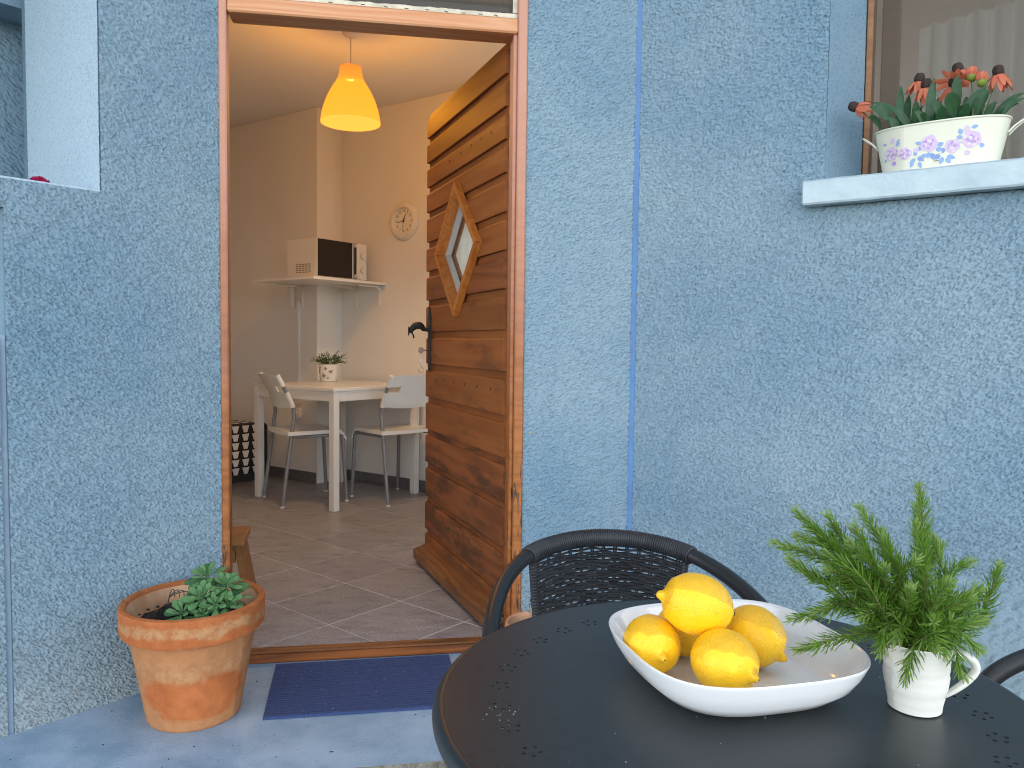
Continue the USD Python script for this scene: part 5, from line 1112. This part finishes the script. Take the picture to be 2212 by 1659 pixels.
for i, (c, a, L_, r_, lb) in enumerate(LEMONS): lemon((c[0], c[1], c[2] + .0012), a, L_ * 1.06, r_ * 1.05, lb, i + 1)

# ------------------------------------------------------------------ jug of rosemary
JC = np.array([.4640, .8690])
Jg = thing('jug', 'small off white ribbed pottery jug with a side handle', 'jug', (*JC, TT + .0003), 0)
jp = [(0, 0), (.0255, 0), (.0280, .0015), (.0283, .006), (.0298, .014), (.0318, .023), (.0335, .032), (.0345, .041), (.0347, .050), (.0345, .057), (.0352, .066), (.0372, .074), (.0385, .0775), (.0380, .0792), (.0362, .0785), (.0335, .068), (.0325, .056), (.0322, .044), (.0300, .026), (.0262, .008), (0, .0065)]
jp = np.array(jp); k_ = np.arange(13); 
dense = []
for i in range(len(jp) - 1): dense += [jp[i] + (jp[i + 1] - jp[i]) * t_ for t_ in (0, .34, .67)]
dense = np.array(dense + [jp[-1]]); lim = 13 * 3
g_ = np.zeros(len(dense))
for zc in (.0195, .0225, .0435, .0470, .0640): g_[:lim] -= .0009 * np.exp(-((dense[:lim, 1] - zc) / .0009)**2)
dense[:, 0] = np.maximum(dense[:, 0] + g_, 0)
jm = lathe(dense, 64); v = jm.vertices; lipw = np.clip((v[:, 2] - .055) / .024, 0, 1)**1.5; an_ = np.arctan2(v[:, 1], v[:, 0]); spout = np.exp(-((np.angle(np.exp(1j * (an_ - math.radians(165)))) / .42)**2)); v[:, :2] *= (1 + .17 * lipw * spout)[:, None]; v[:, 2] += .004 * lipw * spout
part(Jg, 'body', jm, 'ceramic_cream', smooth=45)
ha = math.radians(-14); hc = lambda r_, z_: (r_ * math.cos(ha), r_ * math.sin(ha), z_)
hp = catmull([hc(.033, .066), hc(.046, .0668), hc(.0585, .060), hc(.0605, .049), hc(.052, .036), hc(.040, .0245), hc(.0305, .0170)], 6)
part(Jg, 'handle', tube(hp, np.interp(np.linspace(0, 1, len(hp)), [0, .35, .8, 1], [.0062, .0070, .0056, .0040]), 12, flat=.62, up0=(-math.sin(ha) * 0 + .2, 0, 1)), 'ceramic_cream', smooth=True)
Rb = thing('rosemary', 'bunch of fresh green rosemary sprigs standing in the small jug', 'herb', (*JC, TT), 0)
rr_ = np.random.default_rng(44)
def sprig(tip, sway, dens=1.0, nl=.0200, base=None, young=.0):
    tip = np.array(tip, float) - np.array([*JC, TT]); b = np.array(base if base is not None else (rr_.uniform(-.017, .017), rr_.uniform(-.017, .017), .03)); rim = b * [1, 1, 0] * 1.1 + [0, 0, .074] + np.array([tip[0], tip[1], 0]) * .10
    midp = rim * .5 + tip * .5 + np.array(sway) + rr_.normal(size=3) * .007; P = catmull([b, rim, midp, tip], 14); n_ = len(P)
    sp = part(Rb, 'sprig', tube(P, np.linspace(.0016, .0006, n_), 5), 'rosemary_stem', smooth=True)
    L_ = np.r_[0, np.cumsum(np.linalg.norm(np.diff(P, axis=0), axis=1))]; s0 = L_[np.argmin(np.abs(P[:, 2] - .078))] if tip[2] > .08 else L_[16]
    cnt = int((L_[-1] - s0) / .0029 * dens); nd, nt = [], []
    for k in range(cnt):
        s_ = s0 + (L_[-1] - s0) * (k / cnt); c = np.array([np.interp(s_, L_, P[:, q]) for q in range(3)]); c2 = np.array([np.interp(min(s_ + .004, L_[-1]), L_, P[:, q]) for q in range(3)]); d_ = c2 - c
        if np.linalg.norm(d_) < 1e-6: d_ = P[-1] - P[-2]
        d_ /= np.linalg.norm(d_); fr_ = k / cnt
        for sd in range(3):
            a = k * 1.1 + sd * 2.09 + rr_.uniform(-.5, .5); X = np.cross(d_, [.3, .2, .9]); X /= np.linalg.norm(X); Y = np.cross(d_, X); o = X * math.cos(a) + Y * math.sin(a)
            op = rr_.uniform(.55, 1.25) * (1 - .35 * fr_); dv = d_ * math.cos(op) + o * math.sin(op); l = nl * rr_.uniform(.7, 1.15) * (1 - .45 * max(fr_ - .75, 0) / .25)
            bend_ = o * .12 * l + np.array([0, 0, -.05]) * l; nrm = np.cross(dv, np.cross(o, dv)) + rr_.normal(size=3) * .3
            lf = blade([c, c + dv * l * .35 + bend_ * .3, c + dv * l * .75 + bend_ * .2, c + dv * l - bend_ * .4], np.array([.0005, .00082, .00075, .0002]), n0=nrm)
            (nt if (fr_ > .90 or rr_.random() < young) else nd).append(lf)
    part(sp, 'needles', cat(nd), 'rosemary_leaf', smooth=False, kind='stuff')
    if nt: part(sp, 'young_needles', cat(nt), 'rosemary_tip', smooth=False, kind='stuff')
SPR = [((.468, .885, .872), (.012, 0, .01)), ((.452, .86, .835), (.012, 0, .005)), ((.482, .88, .815), (.004, 0, .005)),
       ((.298, .87, .808), (.0, 0, .028)), ((.325, .88, .843), (.0, 0, .018)), ((.312, .86, .792), (.0, 0, .022)), ((.345, .89, .825), (.0, 0, .018)), ((.352, .865, .800), (0, 0, .020)),
       ((.322, .855, .690), (.0, 0, .026)), ((.318, .865, .722), (0, 0, .026)),
       ((.392, .88, .826), (0, 0, .012)), ((.420, .87, .818), (0, 0, .01)), ((.372, .86, .770), (0, 0, .016)),
       ((.560, .88, .783), (.0, 0, -.004)), ((.522, .87, .790), (.0, 0, .012)), ((.528, .86, .762), (0, 0, .014)), ((.520, .845, .728), (0, 0, .018)),
       ((.432, .825, .772), (0, 0, .014)), ((.470, .820, .780), (0, 0, .016)), ((.500, .828, .762), (0, 0, .016)), ((.452, .815, .738), (0, 0, .02)),
       ((.428, .825, .668), (.0, -.004, .040)), ((.490, .822, .676), (0, -.004, .040)), ((.405, .85, .752), (0, 0, .018)), ((.505, .90, .800), (0, 0, .01)), ((.440, .91, .812), (0, 0, .01)), ((.465, .812, .705), (0, -.004, .03)), ((.442, .835, .800), (0, 0, .012)),
       ((.380, .875, .800), (0, 0, .018)), ((.340, .87, .770), (0, 0, .022)), ((.410, .84, .790), (0, 0, .015)), ((.545, .89, .745), (0, 0, .018)), ((.490, .86, .770), (0, 0, .012)), ((.385, .84, .735), (0, 0, .022)), ((.475, .90, .845), (.006, 0, .006)), ((.415, .82, .715), (0, -.002, .028)), ((.515, .835, .700), (0, 0, .03)), ((.362, .88, .838), (0, 0, .014)),
       ((.350, .85, .785), (0, 0, .02)), ((.395, .865, .765), (0, 0, .02)), ((.330, .89, .812), (0, 0, .02)), ((.375, .85, .815), (0, 0, .014)), ((.405, .895, .845), (0, 0, .008)), ((.420, .84, .740), (0, 0, .02)), ((.355, .855, .745), (0, 0, .024)), ((.400, .825, .700), (0, 0, .028)), ((.480, .83, .735), (0, 0, .02)), ((.448, .80, .715), (0, 0, .022)), ((.535, .86, .725), (0, 0, .022))]
for k, (tp, sw_) in enumerate(SPR): sprig(tp, sw_, dens=1.75, young=.10 if k % 3 else .28)
